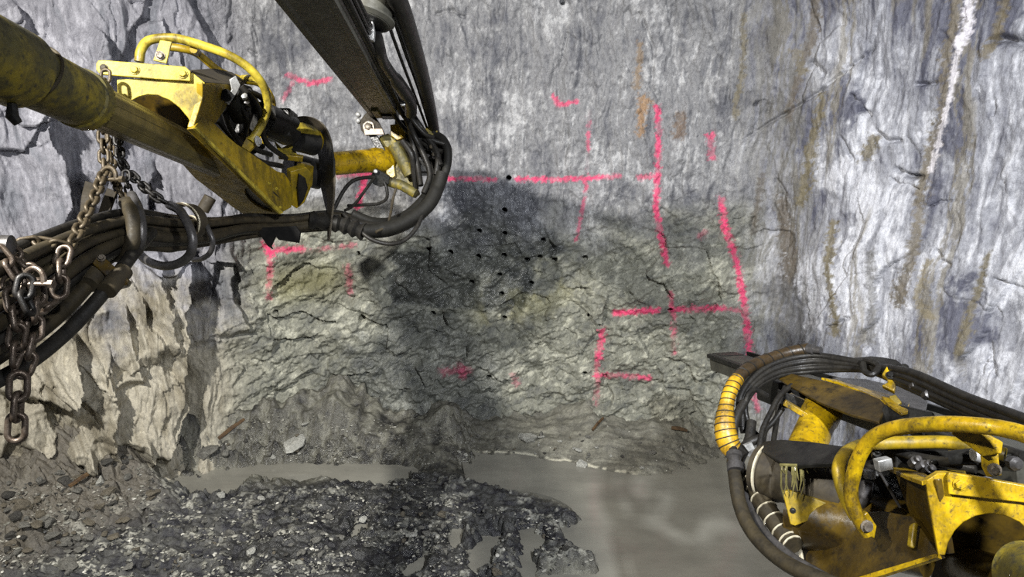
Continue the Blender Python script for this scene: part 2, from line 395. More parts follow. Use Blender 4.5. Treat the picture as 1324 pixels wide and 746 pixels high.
# roof of the heading
gx = np.linspace(-5.6, 5.2, 60); gy = np.linspace(-3.6, 6.8, 56); GX, GY = np.meshgrid(gx, gy); GX = GX.ravel(); GY = GY.ravel()
GZ = 5.75 - 0.02 * GX ** 2 + 0.15 * fbm(GX, GY, 4, 201)
o = grid_mesh('ceiling', np.stack([GX, GY, GZ], 1), 56, 60, np.tile(lin(120, 120, 122), (len(GX), 1)), np.zeros(len(GX)), rock_r); o['kind'] = 'structure'
# ------------------------------------------------------------------ floor, puddles, stones
POOLS = {   # outline in picture coordinates on the level of the water
 'left':  [(200, 636), (222, 620), (262, 612), (330, 606), (390, 604), (445, 606), (500, 609), (530, 613), (528, 624), (470, 628), (430, 620), (395, 615), (352, 624), (320, 634), (262, 646), (225, 642)],
 'right': [(600, 606), (660, 606), (730, 622), (790, 639), (835, 645), (880, 634), (925, 610), (1020, 600), (1180, 610), (1420, 680), (1600, 1100), (1000, 1100), (775, 800), (700, 745), (778, 738), (770, 718), (735, 700), (728, 686), (752, 672), (740, 655), (700, 640), (640, 632), (605, 622)],
 'mid1':  [(606, 735), (610, 715), (628, 695), (648, 690), (646, 715), (632, 732), (618, 742)],
 'mid2':  [(670, 735), (672, 700), (668, 686), (690, 682), (698, 700), (692, 725), (690, 750), (676, 755)],
 'mid3':  [(525, 728), (548, 718), (565, 712), (560, 730), (545, 745), (520, 745)],
 'mid4':  [(452, 696), (462, 680), (478, 678), (478, 690), (460, 702)],
 'mid5':  [(578, 708), (580, 690), (598, 684), (600, 700), (590, 710)],
}
fy = np.concatenate([np.arange(-3.5, 3.7, 0.09), np.arange(3.7, 6.9, 0.0105)]); fx = np.concatenate([np.arange(-5.9, -4.4, 0.05), np.arange(-4.4, 2.8, 0.0105), np.arange(2.8, 5.1, 0.05)])
FX, FY = np.meshgrid(fx, fy); FX = FX.ravel(); FY = FY.ravel()
qx, qy = project(FX, FY, np.zeros(len(FX)))
front = FY > 2.6
n1 = fbm(FX * 2, FY * 2, 4, 301); n2 = fbm(FX * 9, FY * 9, 4, 311, .65)
wqx = qx + 9 * n1 + 7 * n2; wqy = qy + 4 * n1 + 3.5 * n2
pool = np.full(len(FX), -1e3)
for k, p in POOLS.items(): pool = np.maximum(pool, np.where(front, inside(wqx, wqy, p), -50))
rub = np.where(front, inside(wqx, wqy, [(-400, 640), (180, 620), (330, 640), (420, 628), (530, 612), (600, 612), (700, 650), (748, 668), (735, 690), (770, 715), (770, 735), (690, 740), (660, 900), (-400, 900)]), 40)
heap = np.where(front, inside(wqx, wqy, [(-300, 590), (60, 600), (150, 585), (220, 585), (205, 640), (230, 665), (150, 700), (-300, 900)]), 0)
dw = np.full(len(FX), 9.)
kk = np.where(front)[0]
dwk, _, _ = poly_d(FX[kk], FY[kk], [tuple(p) for p in PATH[::12]]); dw[kk] = dwk
H = 0.035 + 0.03 * n1
slope = np.clip(1 - dw / 1.0, 0, 1)
H = H + (0.36 + .10 * (FX < -1.5) * (FX > -3.4)) * slope ** 1.2 * (1 + .35 * n1)
f1, f2, cid, til = worley(FX * 10 + .3 * n2, FY * 21, 5, True); g1, g2, gid, gtil = worley(FX * 4 + .4 * n1, FY * 8, 6, True); h1, h2, hid, htil = worley(FX * 26 + .3 * n2, FY * 46, 8, True)
stones = ((cid + .15) * .024 + til * .022) * ss(0, .3, f2 - f1) + ((gid + .1) * .034 + gtil * .05) * ss(0, .2, g2 - g1) + (hid * .010 + htil * .01) * ss(0, .3, h2 - h1)
fan = np.where(front, ss(-12, 14, inside(wqx, wqy, [(600, 545), (900, 545), (1010, 590), (1040, 640), (900, 690), (790, 660), (690, 624), (605, 608)])), 0)
rubw = ss(-6, 10, rub); heapw = ss(-8, 30, heap)
H = H + rubw * (0.012 + stones * .8 + .014 * n2) + heapw * (0.08 + 0.9 * stones)
H = H + (1 - rubw) * (0.006 * n2 + 0.35 * slope * stones * (1 - fan))
H = H * (1 - .35 * fan) 
bank = np.where(front, ss(-10, 10, inside(qx, qy, [(190, 640), (215, 590), (260, 545), (330, 520), (620, 520), (612, 612), (440, 618), (330, 625), (250, 635)])), 0)
basin = np.maximum(ss(-9, 5, pool), np.maximum(fan * ss(-60, 6, pool), bank * ss(-27, 5, pool)))
HB = H; H = H * (1 - basin) + (-0.06 + .01 * n1) * basin
# smooth ridge of silt and foam along the far shore of the big pool
sh, _, tt = poly_d(qx, qy, [(605, 603), (660, 606), (720, 620), (790, 640), (850, 652)])
# colour
FC = np.tile(lin(112, 110, 100), (len(FX), 1))
FC = mixc(FC, lin(150, 148, 134), ss(0.05, .7, n2 + .4 * n1)); FC = mixc(FC, lin(66, 65, 62), ss(.1, .7, -n2 * .8 - n1 * .5))
clus = ss(-.25, .35, fbm(FX * 2.6, FY * 6, 4, 341, .6))
rc = np.tile(lin(72, 72, 70), (len(FX), 1)); rc = mixc(rc, lin(168, 167, 156), clus * ss(.35, .8, hid) * ss(.1, .5, cid)); rc = mixc(rc, lin(112, 106, 96), .7 * heapw); rc = mixc(rc, lin(46, 46, 50), ss(.05, .7, -n2 - .3 * n1 + .25) * (1 - .6 * heapw))
FC = FC * (1 - rubw[:, None]) + rc * rubw[:, None]
FC = mixc(FC, lin(104, 98, 86), .5 * heapw)
FC = mixc(FC, lin(118, 116, 105), .55 * fan); FC = mixc(FC, lin(86, 85, 77), fan * .6 * ss(.05, .3, pn(FX * 2 + n1 * .3, FY * 22 + FX * 4, 330)))
wetf = np.where(front, ss(-25, 5, pool), 0) * .8
wet_shadow = np.where(front, ss(-20, 25, inside(wqx * 1.0, wqy, [(300, 560), (640, 540), (660, 605), (560, 640), (600, 760), (250, 760), (330, 680), (300, 620)])), 0)  # wet muck, with the boom's shadow on the floor painted in as well
FC = FC * (1 - .45 * wet_shadow[:, None]); FC = FC * (1 - .25 * wetf[:, None])
FC = mixc(FC, lin(206, 202, 182), np.where(front, np.exp(-((H - .005) / .005) ** 2) * ss(.15, .4, fan) * ss(600, 640, qx) * (1 - ss(790, 850, qx)) * ss(-.6, .1, n2) * .95, 0))
fm = rock_material('wet_muck', 1.0, (0.28, 0.7), 1.0)
o = grid_mesh('floor', np.stack([FX, FY, H], 1), len(fy), len(fx), FC, np.clip(wetf + wet_shadow * .6, 0, 1), fm); o['kind'] = 'structure'
Hg = H.reshape(len(fy), len(fx))
def floor_hits(px, py):
    """Where the view rays of an array of pixels meet the floor."""
    px, py = np.asarray(px, float), np.asarray(py, float); R_ = FW[None] + RT[None] * ((px - CX) / F)[:, None] - UP[None] * ((py - CY) / F)[:, None]
    t = (0.75 - CAM[2]) / R_[:, 2]; done = np.zeros(len(px), bool); q = CAM[None] + R_ * t[:, None]
    for k in range(260):
        q = CAM[None] + R_ * t[:, None]; i = np.clip(np.searchsorted(fy, q[:, 1]), 0, len(fy) - 1); j = np.clip(np.searchsorted(fx, q[:, 0]), 0, len(fx) - 1)
        done |= (q[:, 2] <= Hg[i, j]) | (q[:, 1] > 6.85); t = np.where(done, t, t + .008)
    return q
def floor_h(x, y):
    i = min(max(int(np.searchsorted(fy, y)), 0), len(fy) - 1); j = min(max(int(np.searchsorted(fx, x)), 0), len(fx) - 1)
    return float(Hg[i, j])

wm, nt, b = mat('silty_water')
nn = noise_node(nt, 1.4, 4, .6, mscale=(1, 2.2, 1)); rr = ramp(nt, nn.outputs[0], [(.3, rgba(116, 114, 106)), (.7, rgba(140, 138, 128))])
nt.links.new(rr.outputs[0], b.inputs['Base Color']); b.inputs['Roughness'].default_value = 0.16; b.inputs['Specular IOR Level'].default_value = .5
rp = noise_node(nt, 5, 3, .5, mscale=(1.0, 3.0, 1)); bump(nt, b, [(rp.outputs[0], .10, .02)])
POOL_LABEL = {'left': 'long shallow grey puddle lying along the foot of the left rock wall', 'right': 'big silty grey pool in front of the lower right yellow boom',
 'mid1': 'small puddle in the dark rubble with a curved narrow upper end', 'mid2': 'upright narrow puddle in the rubble nearest the big pool',
 'mid3': 'slanting muddy puddle low in the middle of the rubble', 'mid4': 'tiny puddle sunk in dark rubble, farthest left of the small ones', 'mid5': 'tiny puddle in the rubble just left of the curved puddle'}
for k, p in POOLS.items():
    c = np.mean(p, axis=0); v = []
    ring = catmull([*p, p[0]], 4)
    for q in ring[:-1]:
        dvec = q - c; L = np.hypot(*dvec); q2 = c + dvec * (1 + 9 / max(L, 1)); up_ = (26 if k == 'right' and 590 < q2[0] < 1010 and q2[1] < 665 and not (600 < q2[0] < 745 and q2[1] > 622) else 18 if k == 'left' and q2[1] < np.interp(q2[0], [190, 262, 330, 445, 530], [628, 613, 606, 606, 614]) else 0); w = on_z(q2[0], min(q2[1], 1200) - up_, 0.0); v.append((w[0], w[1], 0.0))
    me = bpy.data.meshes.new('puddle'); n = len(v)
    lowv = [(a, b_, -0.10) for a, b_, _ in v]
    me.from_pydata(v + lowv, [], [list(range(n))[::-1], list(range(n, 2 * n))] + [[i, (i + 1) % n, n + (i + 1) % n, n + i] for i in range(n)])
    me.materials.append(wm); me.update()
    import bmesh
    bm = bmesh.new(); bm.from_mesh(me); bmesh.ops.recalc_face_normals(bm, faces=bm.faces); bm.to_mesh(me); bm.free()
    o = bpy.data.objects.new('puddle', me); COL.objects.link(o); o['label'] = POOL_LABEL[k]; o['category'] = 'puddle'
# ------------------------------------------------------------------ machine materials
def paint(name, yellow=(200, 166, 20), dirt=0.5, scale=6, grime=(34, 30, 14), olive=(112, 96, 16), rough=.38):
    """Yellow enamel, partly coated with dried mud and grease, chipped here and there."""
    m, nt, b = mat(name)
    n1 = noise_node(nt, scale, 8, .68); n2 = noise_node(nt, scale * 7, 6, .7); n3 = noise_node(nt, scale * 2.3, 3, .5)
    r1 = ramp(nt, n1.outputs[0], [(.42 - .22 * (dirt - .5) - .12, (1, 1, 1)), (.58 - .3 * (dirt - .5) + .06, (0, 0, 0))])
    c = mixrgb(nt, 'MIX', r1.outputs[0], rgba(*olive), rgba(*yellow))
    r3 = ramp(nt, n3.outputs[0], [(.3, (.72, .72, .7)), (.7, (1.12, 1.12, 1.1))]); c = mixrgb(nt, 'MULTIPLY', .8, c, r3.outputs[0])
    lo = .68 - .16 * dirt
    r2 = ramp(nt, n2.outputs[0], [(lo - .04, (0, 0, 0)), (lo + .12, (1, 1, 1))]); c = mixrgb(nt, 'MIX', r2.outputs[0], c, rgba(*grime))
    n4 = noise_node(nt, scale * .9, 9, .75, mscale=(1, 1, .45)); r4 = ramp(nt, n4.outputs[0], [(.48 - .16 * (dirt - .5), (0, 0, 0)), (.66, (.92, .92, .92))]); c = mixrgb(nt, 'MIX', r4.outputs[0], c, rgba(*grime))
    nt.links.new(c, b.inputs['Base Color'])
    rr = ramp(nt, n2.outputs[0], [(.3, (rough - .08,) * 3), (.7, (rough + .3,) * 3)]); nt.links.new(rr.outputs[0], b.inputs['Roughness'])
    b.inputs['Specular IOR Level'].default_value = .5
    bump(nt, b, [(n2.outputs[0], .25, .003), (n1.outputs[0], .2, .006)]); return m
def steel(name, a, c2, rough=(.3, .6), metal=.0, scale=14, bs=.25, stretch=(1, 1, 1), spec=.5):
    m, nt, b = mat(name)
    n1 = noise_node(nt, scale, 7, .65, mscale=stretch); n2 = noise_node(nt, scale * 6, 4, .6)
    r = ramp(nt, n1.outputs[0], [(.35, rgba(*a)), (.65, rgba(*c2))]); nt.links.new(r.outputs[0], b.inputs['Base Color'])
    rr = ramp(nt, n2.outputs[0], [(.3, (rough[0],) * 3), (.7, (rough[1],) * 3)]); nt.links.new(rr.outputs[0], b.inputs['Roughness'])
    b.inputs['Metallic'].default_value = metal; b.inputs['Specular IOR Level'].default_value = spec; bump(nt, b, [(n2.outputs[0], bs, .003)]); return m
YEL = paint('yellow_enamel', (200, 180, 62), .34, 7); YELD = paint('muddy_yellow_enamel', (170, 140, 14), .5, 5); YELM = paint('mossy_yellow_enamel', (172, 150, 20), .8, 6, (48, 46, 34), (86, 80, 36), .5)
YELR = paint('wet_yellow_enamel', (192, 160, 16), .66, 8, (36, 28, 10), (150, 120, 8), .26); BRN = paint('oily_brown_enamel', (104, 82, 18), .8, 3, (26, 20, 10), (60, 47, 18), .2)
OLV = steel('dusty_boom_steel', (112, 100, 56), (76, 68, 42), (.3, .5), 0.2, 9, .2, (1, 1, 1)); DRK = steel('oily_black_steel', (20, 20, 20), (36, 35, 32), (.2, .6), .1, spec=.28)
FEED = steel('feed_beam_steel', (88, 87, 78), (58, 57, 52), (.35, .6), .25, 8); RUB = steel('black_hose_rubber', (21, 20, 19), (38, 36, 32), (.3, .65), 0, 20, spec=.3)
RUBD = steel('dusty_hose_rubber', (56, 49, 34), (34, 30, 22), (.5, .75), 0, 16, spec=.3); CHN = steel('worn_chain_steel', (70, 58, 48), (108, 98, 88), (.3, .5), .6, 40); BCH = steel('black_chain_steel', (18, 17, 16), (34, 31, 28), (.35, .6), .3, 40)
BRC = steel('muddy_chain_steel', (80, 70, 52), (54, 46, 34), (.4, .65), .4, 40); BLT = steel('bolt_steel', (128, 120, 108), (84, 76, 66), (.3, .5), .5, 40); GAL = steel('bright_fitting', (190, 190, 188), (140, 140, 138), (.25, .45), .5, 30)
GRY = steel('grey_pipe_steel', (82, 80, 80), (56, 54, 52), (.28, .5), .4, 20); BAND = steel('pale_hose_band', (190, 182, 160), (150, 142, 120), (.4, .6), 0, 30); PLT = steel('pale_plate', (196, 176, 160), (150, 132, 116), (.35, .6), .1, 30)
WRAP = paint('yellow_tape', (206, 166, 34), .45, 12, (50, 36, 12), (150, 110, 20), .3); BWRAP = steel('brown_tape', (36, 30, 22), (60, 47, 28), (.25, .5), 0, 18); GUARD = steel('brown_rubber_guard', (58, 50, 32), (38, 32, 22), (.6, .85), 0, 14)
SLV = steel('grey_green_sleeve', (30, 29, 25), (21, 20, 18), (.5, .8), 0, 24, spec=.25); WOOD = steel('wet_wood', (92, 70, 42), (60, 44, 28), (.5, .8), 0, 24)

# ------------------------------------------------------------------ mesh building
def V3(p): return np.array(p, float)
def unit(v): v = V3(v); return v / np.linalg.norm(v)
class MB:
    def __init__(s): s.v = []; s.f = []
    def add(s, v, f):
        k = len(s.v); s.v += [tuple(map(float, p)) for p in v]; s.f += [[i + k for i in q] for q in f]; return s
    def prism(s, pts, ext):
        n = len(pts); e = V3(ext); return s.add([*pts, *[V3(p) + e for p in pts]], [list(range(n)), list(range(2 * n - 1, n - 1, -1))] + [[i, n + i, n + (i + 1) % n, (i + 1) % n] for i in range(n)])
    def tube(s, pts, r, seg=12, cap=True, up=(0, 0, 1), prof=None, tw=0):
        """Sweep a circle (or the profile prof, given in units of r) along points; r is one radius or one per point."""
        pts = [V3(p) for p in pts]; n = len(pts); r = [r] * n if np.isscalar(r) else list(r)
        T = [unit(pts[min(i + 1, n - 1)] - pts[max(i - 1, 0)]) for i in range(n)]
        a = V3(up); a = a - T[0] * a.dot(T[0])
        if np.linalg.norm(a) < 1e-4: a = np.cross(T[0], (1, 0.2, 0))
        a = unit(a); v = []
        prof = prof or [(math.cos(2 * math.pi * k / seg), math.sin(2 * math.pi * k / seg)) for k in range(seg)]; seg = len(prof)
        for i in range(n):
            a = unit(a - T[i] * a.dot(T[i])); b = np.cross(T[i], a)
            for (c, d) in prof: v.append(pts[i] + r[i] * (a * c + b * d))
        f = [[i * seg + k, i * seg + (k + 1) % seg, (i + 1) * seg + (k + 1) % seg, (i + 1) * seg + k] for i in range(n - 1) for k in range(seg)]
        if cap: f += [list(range(seg))[::-1], list(range((n - 1) * seg, n * seg))]
        return s.add(v, f)
    def lathe(s, p, ax, prof, seg=20):
        """prof: (distance along ax, radius) pairs."""
        ax = unit(ax); pts = [V3(p) + ax * h for h, _ in prof]; a = np.cross(ax, (0.3, 0.2, 0.9)); a = unit(a); b = np.cross(ax, a); v = []
        for (h, r), c in zip(prof, pts): v += [c + r * (a * math.cos(2 * math.pi * k / seg) + b * math.sin(2 * math.pi * k / seg)) for k in range(seg)]
        n = len(prof); f = [[i * seg + k, i * seg + (k + 1) % seg, (i + 1) * seg + (k + 1) % seg, (i + 1) * seg + k] for i in range(n - 1) for k in range(seg)]
        return s.add(v, f + [list(range(seg))[::-1], list(range((n - 1) * seg, n * seg))])
    def box(s, c, ax, h):
        c = V3(c); A = [unit(a) * k for a, k in zip(ax, h)]
        v = [c + i * A[0] + j * A[1] + k * A[2] for i in (-1, 1) for j in (-1, 1) for k in (-1, 1)]
        return s.add(v, [[0, 1, 3, 2], [4, 6, 7, 5], [0, 4, 5, 1], [2, 3, 7, 6], [0, 2, 6, 4], [1, 5, 7, 3]])
    def build(s, name, m, parent=None, bev=0, ang=35, sub=0):
        import bmesh
        off = V3(parent['_o']) if parent is not None and '_o' in parent else np.zeros(3)
        me = bpy.data.meshes.new(name); me.from_pydata([tuple(V3(p) - off) for p in s.v], [], s.f); me.update()
        bm = bmesh.new(); bm.from_mesh(me); bmesh.ops.recalc_face_normals(bm, faces=bm.faces); bm.to_mesh(me); bm.free()
        me.materials.append(m); me.polygons.foreach_set('use_smooth', np.ones(len(me.polygons), bool)); me.set_sharp_from_angle(angle=math.radians(ang))
        o = bpy.data.objects.new(name, me); COL.objects.link(o)
        if parent is not None:
            o.parent = parent; o['_o'] = tuple(off)
        if bev:
            w = o.modifiers.new('edge', 'BEVEL'); w.width = bev; w.segments = 2; w.limit_method = 'ANGLE'; w.angle_limit = math.radians(40)
        return o
def root(name, loc, label, cat, group=None):
    o = bpy.data.objects.new(name, None); COL.objects.link(o); o.location = tuple(loc); o.empty_display_size = .1
    o['_o'] = tuple(float(c) for c in loc); o['label'] = label; o['category'] = cat
    if group: o['group'] = group
    return o
def tag(o, label, cat, group=None):
    o['label'] = label; o['category'] = cat
    if group: o['group'] = group
    return o
class Plane:
    """A plane in the heading, through three points each given as pixel and depth; outlines are laid out in it."""
    def __init__(s, a, b, c):
        s.o = P(*a); n = np.cross(P(*b) - s.o, P(*c) - s.o); s.n = unit(n)
        if s.n.dot(s.o - CAM) < 0: s.n = -s.n            # points away from the viewer
    def at(s, px, py):
        r = ray(px, py); return CAM + r * (s.n.dot(s.o - CAM) / s.n.dot(r))
    def poly(s, pts): return [s.at(*p) for p in pts]
    def plate(s, name, pts, t, m, parent, bev=.003, lift=0.0):
        return MB().prism([q - s.n * lift for q in s.poly(pts)], s.n * t).build(name, m, parent, bev)
    def bolt(s, px, py, r, parent, m=None, lift=0.0, h=.012, name='bolt'):
        c = s.at(px, py) - s.n * lift; mb = MB(); mb.lathe(c, -s.n, [(0, r * 1.45), (.003, r * 1.45), (.004, r * 1.4)], 18); mb.lathe(c - s.n * .003, -s.n, [(0, r), (h * .85, r), (h, r * .82)], 6)
        return mb.build(name, m or BLT, parent)
def smooth(pts, n=8): return list(catmull(pts, n))
def pxs(pts, n=8):
    """Smooth 3-D path through (px, py, depth) points."""
    return [P(*q) for q in catmull(pts, n)]
def hose(pts, r, m, name='hose', parent=None, n=8, seg=10): return MB().tube(pxs(pts, n), r, seg).build(name, m, parent, 0, 60)
# chain: links of bent rod hung along a path, turned a quarter each
def link_mesh(name, L, W, r, m):
    mb = MB(); pts = []
    for k in range(24):
        a = 2 * math.pi * k / 24; x = W / 2 * math.cos(a); y = W / 2 * math.sin(a) + (L / 2 - W / 2) * (1 if math.sin(a) >= 0 else -1); pts.append((x, y, 0))
    pts = [V3(p) for p in pts]; n = len(pts); v = []; f = []
    for i in range(n):
        t = unit(pts[(i + 1) % n] - pts[i - 1]); b = np.array([0, 0, 1.]); a = np.cross(t, b)
        v += [pts[i] + r * (a * math.cos(q) + b * math.sin(q)) for q in np.linspace(0, 2 * math.pi, 8, endpoint=False)]
    f = [[i * 8 + k, i * 8 + (k + 1) % 8, ((i + 1) % n) * 8 + (k + 1) % 8, ((i + 1) % n) * 8 + k] for i in range(n) for k in range(8)]
    me = bpy.data.meshes.new(name); me.from_pydata([tuple(p) for p in v], [], f); me.materials.append(m)
    me.polygons.foreach_set('use_smooth', np.ones(len(f), bool)); me.update(); return me
def chain(pts, L, W, r, m, label, group=None, roll=.4):
    path = pxs(pts, 24); cum = np.concatenate([[0], np.cumsum([np.linalg.norm(b - a) for a, b in zip(path[:-1], path[1:])])])
    rt = root('chain', path[0], label, 'chain', group); me = link_mesh('link', L, W, r, m); pitch = L - 2.1 * r; n = max(2, int(cum[-1] / pitch)); o0 = None
    A = np.array(path)
    at = lambda s: np.array([np.interp(s, cum, A[:, i]) for i in range(3)])
    for k in range(n):
        a, b = at(k * pitch), at(min((k + 1) * pitch, cum[-1])); y = unit(b - a + 1e-9); c = (a + b) / 2
        x = np.cross(y, (0, 1, 0.05)); x = unit(x); z = np.cross(x, y); q = roll + (k % 2) * math.pi / 2 + random.uniform(-.25, .25)
        x, z = x * math.cos(q) + z * math.sin(q), -x * math.sin(q) + z * math.cos(q)
        if o0 is None: o = bpy.data.objects.new('link', me); o0 = o
        else: o = o0.copy()
        COL.objects.link(o); o.parent = rt; c = c - V3(path[0])
        o.matrix_basis = Matrix(((x[0], y[0], z[0], c[0]), (x[1], y[1], z[1], c[1]), (x[2], y[2], z[2], c[2]), (0, 0, 0, 1)))
    return rt
# ------------------------------------------------------------------ the boom on the left
A0, A1 = P(60, 107, 2.4), P(330, 233, 4.42); U = unit(A1 - A0)
def ax(px):                    # point of the boom's axis seen at picture column px
    lo, hi = -2.0, 4.0
    for _ in range(40):
        mid = (lo + hi) / 2; q = A0 + U * mid; x, _y = project(q[0], q[1], q[2])
        if x < px: lo = mid
        else: hi = mid
    return A0 + U * lo
boom = root('drill_boom', A0, 'yellow drill boom reaching in from the upper left, seen from below', 'drill boom')
W_ = unit(np.cross(U, (0, 0, 1))); N_ = np.cross(W_, U)            # sideways and upward of the boom
mb = MB(); mb.lathe(ax(-260), U, [(0, .112), (np.linalg.norm(ax(104) - ax(-260)) - .02, .107), (np.linalg.norm(ax(104) - ax(-260)) - .012, .114), (np.linalg.norm(ax(104) - ax(-260)) + .03, .113), (np.linalg.norm(ax(104) - ax(-260)) + .036, .092)], 40)
slv = mb.build('outer_tube', YELM, boom)
MB().lathe(ax(-260), U, [(0, .132), (np.linalg.norm(ax(22) - ax(-260)), .130), (np.linalg.norm(ax(22) - ax(-260)) + .012, .118), (np.linalg.norm(ax(22) - ax(-260)) + .03, .108)], 40).build('rear_sleeve', YELM, boom)
wl_ = [ax(36) + .112 * (W_ * math.cos(t) + N_ * math.sin(t)) + U * (.05 * math.sin(t * 1.0)) for t in np.linspace(-2.2, 1.4, 30)]
MB().tube(wl_, .006, 8).build('weld_seam', RUBD, slv)
MB().tube([ax(8) + .13 * N_ * -1 + W_ * .02, ax(8) - .17 * N_ + W_ * .02, ax(12) - .19 * N_ + W_ * .03], [.014, .02, .014], 10).build('lug', DRK, boom)
mc = MB()
for k in range(46):
    t = k * 2 * math.pi / 46; c = ax(104) + U * (.032 + .006 * random.random()) + .104 * (W_ * math.cos(t) + N_ * math.sin(t))
    mc.box(c, (U, W_ * math.cos(t) + N_ * math.sin(t), np.cross(U, W_ * math.cos(t) + N_ * math.sin(t))), (.007 + .006 * random.random(), .008, .006))
mc.build('wiper_ring', YELM, slv, .002)
pr = []
for k in range(8):
    a = math.radians(45 * k + 22.5); pr.append((math.cos(a), math.sin(a)))
pr2 = []
for (a, b), (c, d) in zip(pr, pr[1:] + pr[:1]):
    for t in (.06, .46, .50, .54, .94):
        s_ = .972 if t == .50 else 1; pr2.append(((a + (c - a) * t) * s_, (b + (d - b) * t) * s_))
MB().tube([ax(60), ax(200), ax(352)], [.089, .087, .083], prof=pr2, up=N_).build('inner_tube', OLV, boom, 0, 20)
# saddle at the boom head
SP = Plane((205, 110, 3.14), (255, 150, 3.2), (160, 110, 3.1))
arc = [(250, 166), (243, 152), (232, 139), (219, 129), (204, 123), (191, 122), (179, 125), (168, 131)]
sad = SP.plate('saddle', [(151, 103), (200, 100), (249, 94), (265, 107), (262, 128)] + arc + [(152, 121)], .045, YEL, boom, .003)
SP.plate('strap', [(126, 83), (129, 79), (136, 79), (240, 87), (247, 93), (247, 106), (200, 103), (131, 97), (126, 91)], .02, YEL, boom, .003, .02)
for x, y in ((175, 91), (237, 96)): SP.bolt(x, y, .016, boom, YEL, .02)
SP.bolt(136, 89, .012, boom, GUARD, .02); SP.bolt(209, 74, .015, boom, BLT, .035)
SP.plate('guard_clamp', [(209, 54), (224, 56), (217, 84), (200, 80)], .014, YEL, boom, .002, .035)
# housing behind the saddle plate
SB = Plane((262, 115, 3.18), (300, 112, 3.5), (258, 160, 3.22))
SB.plate('cheek_plate', [(262, 108), (299, 109), (303, 112), (292, 140), (280, 158), (266, 170), (250, 166), (262, 128)], .03, YELD, boom, .004)
TB = Plane((260, 104, 3.2), (300, 106, 3.55), (270, 90, 3.55))
TB.plate('top_cover', [(246, 90), (262, 106), (299, 109), (318, 105), (300, 93), (276, 88)], .02, GUARD, boom, .004)
BP = Plane((205, 140, 3.42), (250, 165, 3.5), (170, 135, 3.4)); BP.plate('rear_saddle', [(160, 112), (240, 112), (262, 170), (235, 185), (180, 150)], .03, BRN, boom, .003)
# cradle that carries the tube: cheek, belly and rounded nose
CP = Plane((255, 168, 3.18), (362, 274, 3.98), (312, 192, 3.58))
crd = CP.plate('cradle_side', [(250, 166), (262, 150), (276, 158), (290, 172), (306, 186), (322, 196), (342, 210), (358, 221), (368, 224), (376, 236), (379, 254), (377, 268), (363, 276), (310, 224)], .035, YELD, boom, .004)
CP.plate('edge_rib', [(250, 166), (253, 165), (365, 275), (361, 277)], .012, YEL, crd, .001, .008)
BPl = Plane((255, 172, 3.3), (362, 276, 4.2), (300, 260, 4.2))
hole = [(350 + 24 * math.cos(t) * .92 - 12, 258 + 12 * math.sin(t) + (24 * math.cos(t)) * .45) for t in np.linspace(0, 2 * math.pi, 20, endpoint=False)]
mb = MB(); outer = [(250, 168), (306, 222), (363, 276), (350, 281), (335, 283), (320, 280), (304, 270), (278, 250), (250, 229), (232, 216), (226, 196)]
# belly sheet with the round opening: a ring of quads from the opening to the outline
oc = np.array([338, 258.]); ring_o = []
for q in hole:
    dv = np.array(q) - oc; best = None
    for i in range(len(outer)):
        a, b2 = np.array(outer[i], float), np.array(outer[(i + 1) % len(outer)], float); M = np.array([dv, a - b2]).T
        if abs(np.linalg.det(M)) < 1e-9: continue
        t, u_ = np.linalg.solve(M, a - oc)
        if t > 0 and -1e-6 <= u_ <= 1 + 1e-6: best = max(best, t) if best else t
    ring_o.append(tuple(oc + dv * best))
n = len(hole); hi = BPl.poly(hole); ho = BPl.poly(ring_o); th = BPl.n * .012
mb.add(hi + ho + [q + th for q in hi] + [q + th for q in ho], [[i, (i + 1) % n, n + (i + 1) % n, n + i] for i in range(n)] + [[2 * n + i, 3 * n + i, 3 * n + (i + 1) % n, 2 * n + (i + 1) % n] for i in range(n)] + [[i, 2 * n + i, 2 * n + (i + 1) % n, (i + 1) % n] for i in range(n)] + [[n + i, n + (i + 1) % n, 3 * n + (i + 1) % n, 3 * n + i] for i in range(n)])
mb.build('cradle_belly', YELD, boom, 0, 30)
BPl.plate('dark_backing', [(338 + (x - 338) * 1.22, 258 + (y - 258) * 1.22) for x, y in hole], .008, DRK, boom, 0, -.016)  # dark sheet added behind the opening so that it looks shaded
MB().lathe(BPl.at(340, 258) + BPl.n * .02, BPl.n, [(0, .05), (.01, .06), (.05, .06)], 28).build('pivot_pin', DRK, boom)
for x, y in ((348, 237), (357, 244), (362, 268)): CP.bolt(x, y, .007, crd, YEL, 0, .006)
# guard rails over the hoses
mb = MB().tube(pxs([(180, 80, 3.3), (182, 66, 3.3), (190, 54, 3.32), (206, 49.5, 3.34), (230, 50, 3.36), (262, 59, 3.4), (295, 71, 3.45), (322, 88, 3.52), (340, 110, 3.6), (346, 133, 3.66), (342, 152, 3.68), (333, 170, 3.66), (324, 183, 3.64)], 8), [.022] * 96 + [.024], 14)
mb.build('guard_rail', YEL, boom)
MB().tube(pxs([(210, 60, 3.62), (236, 63, 3.64), (256, 70, 3.7), (284, 92, 3.8), (312, 103, 3.88), (336, 108, 3.92), (350, 126, 3.95), (352, 145, 3.95), (346, 165, 3.95), (338, 185, 3.95)], 8), .021, 12).build('guard_rail', YELD, boom)
MB().tube([P(250, 64, 3.4), P(256, 68, 3.66)], .018, 10).build('cross_bar', YELD, boom); MB().tube([P(330, 101, 3.58), P(314, 101, 3.88)], .018, 10).build('cross_bar', YEL, boom)
MB().prism([P(*q) for q in ((318, 178, 3.63), (330, 170, 3.63), (334, 184, 3.66), (322, 196, 3.66), (312, 190, 3.63))], U * .02).build('guard_foot', YELD, boom, .003)
CP.bolt(319, 184, .020, boom, GAL, .06, .016)
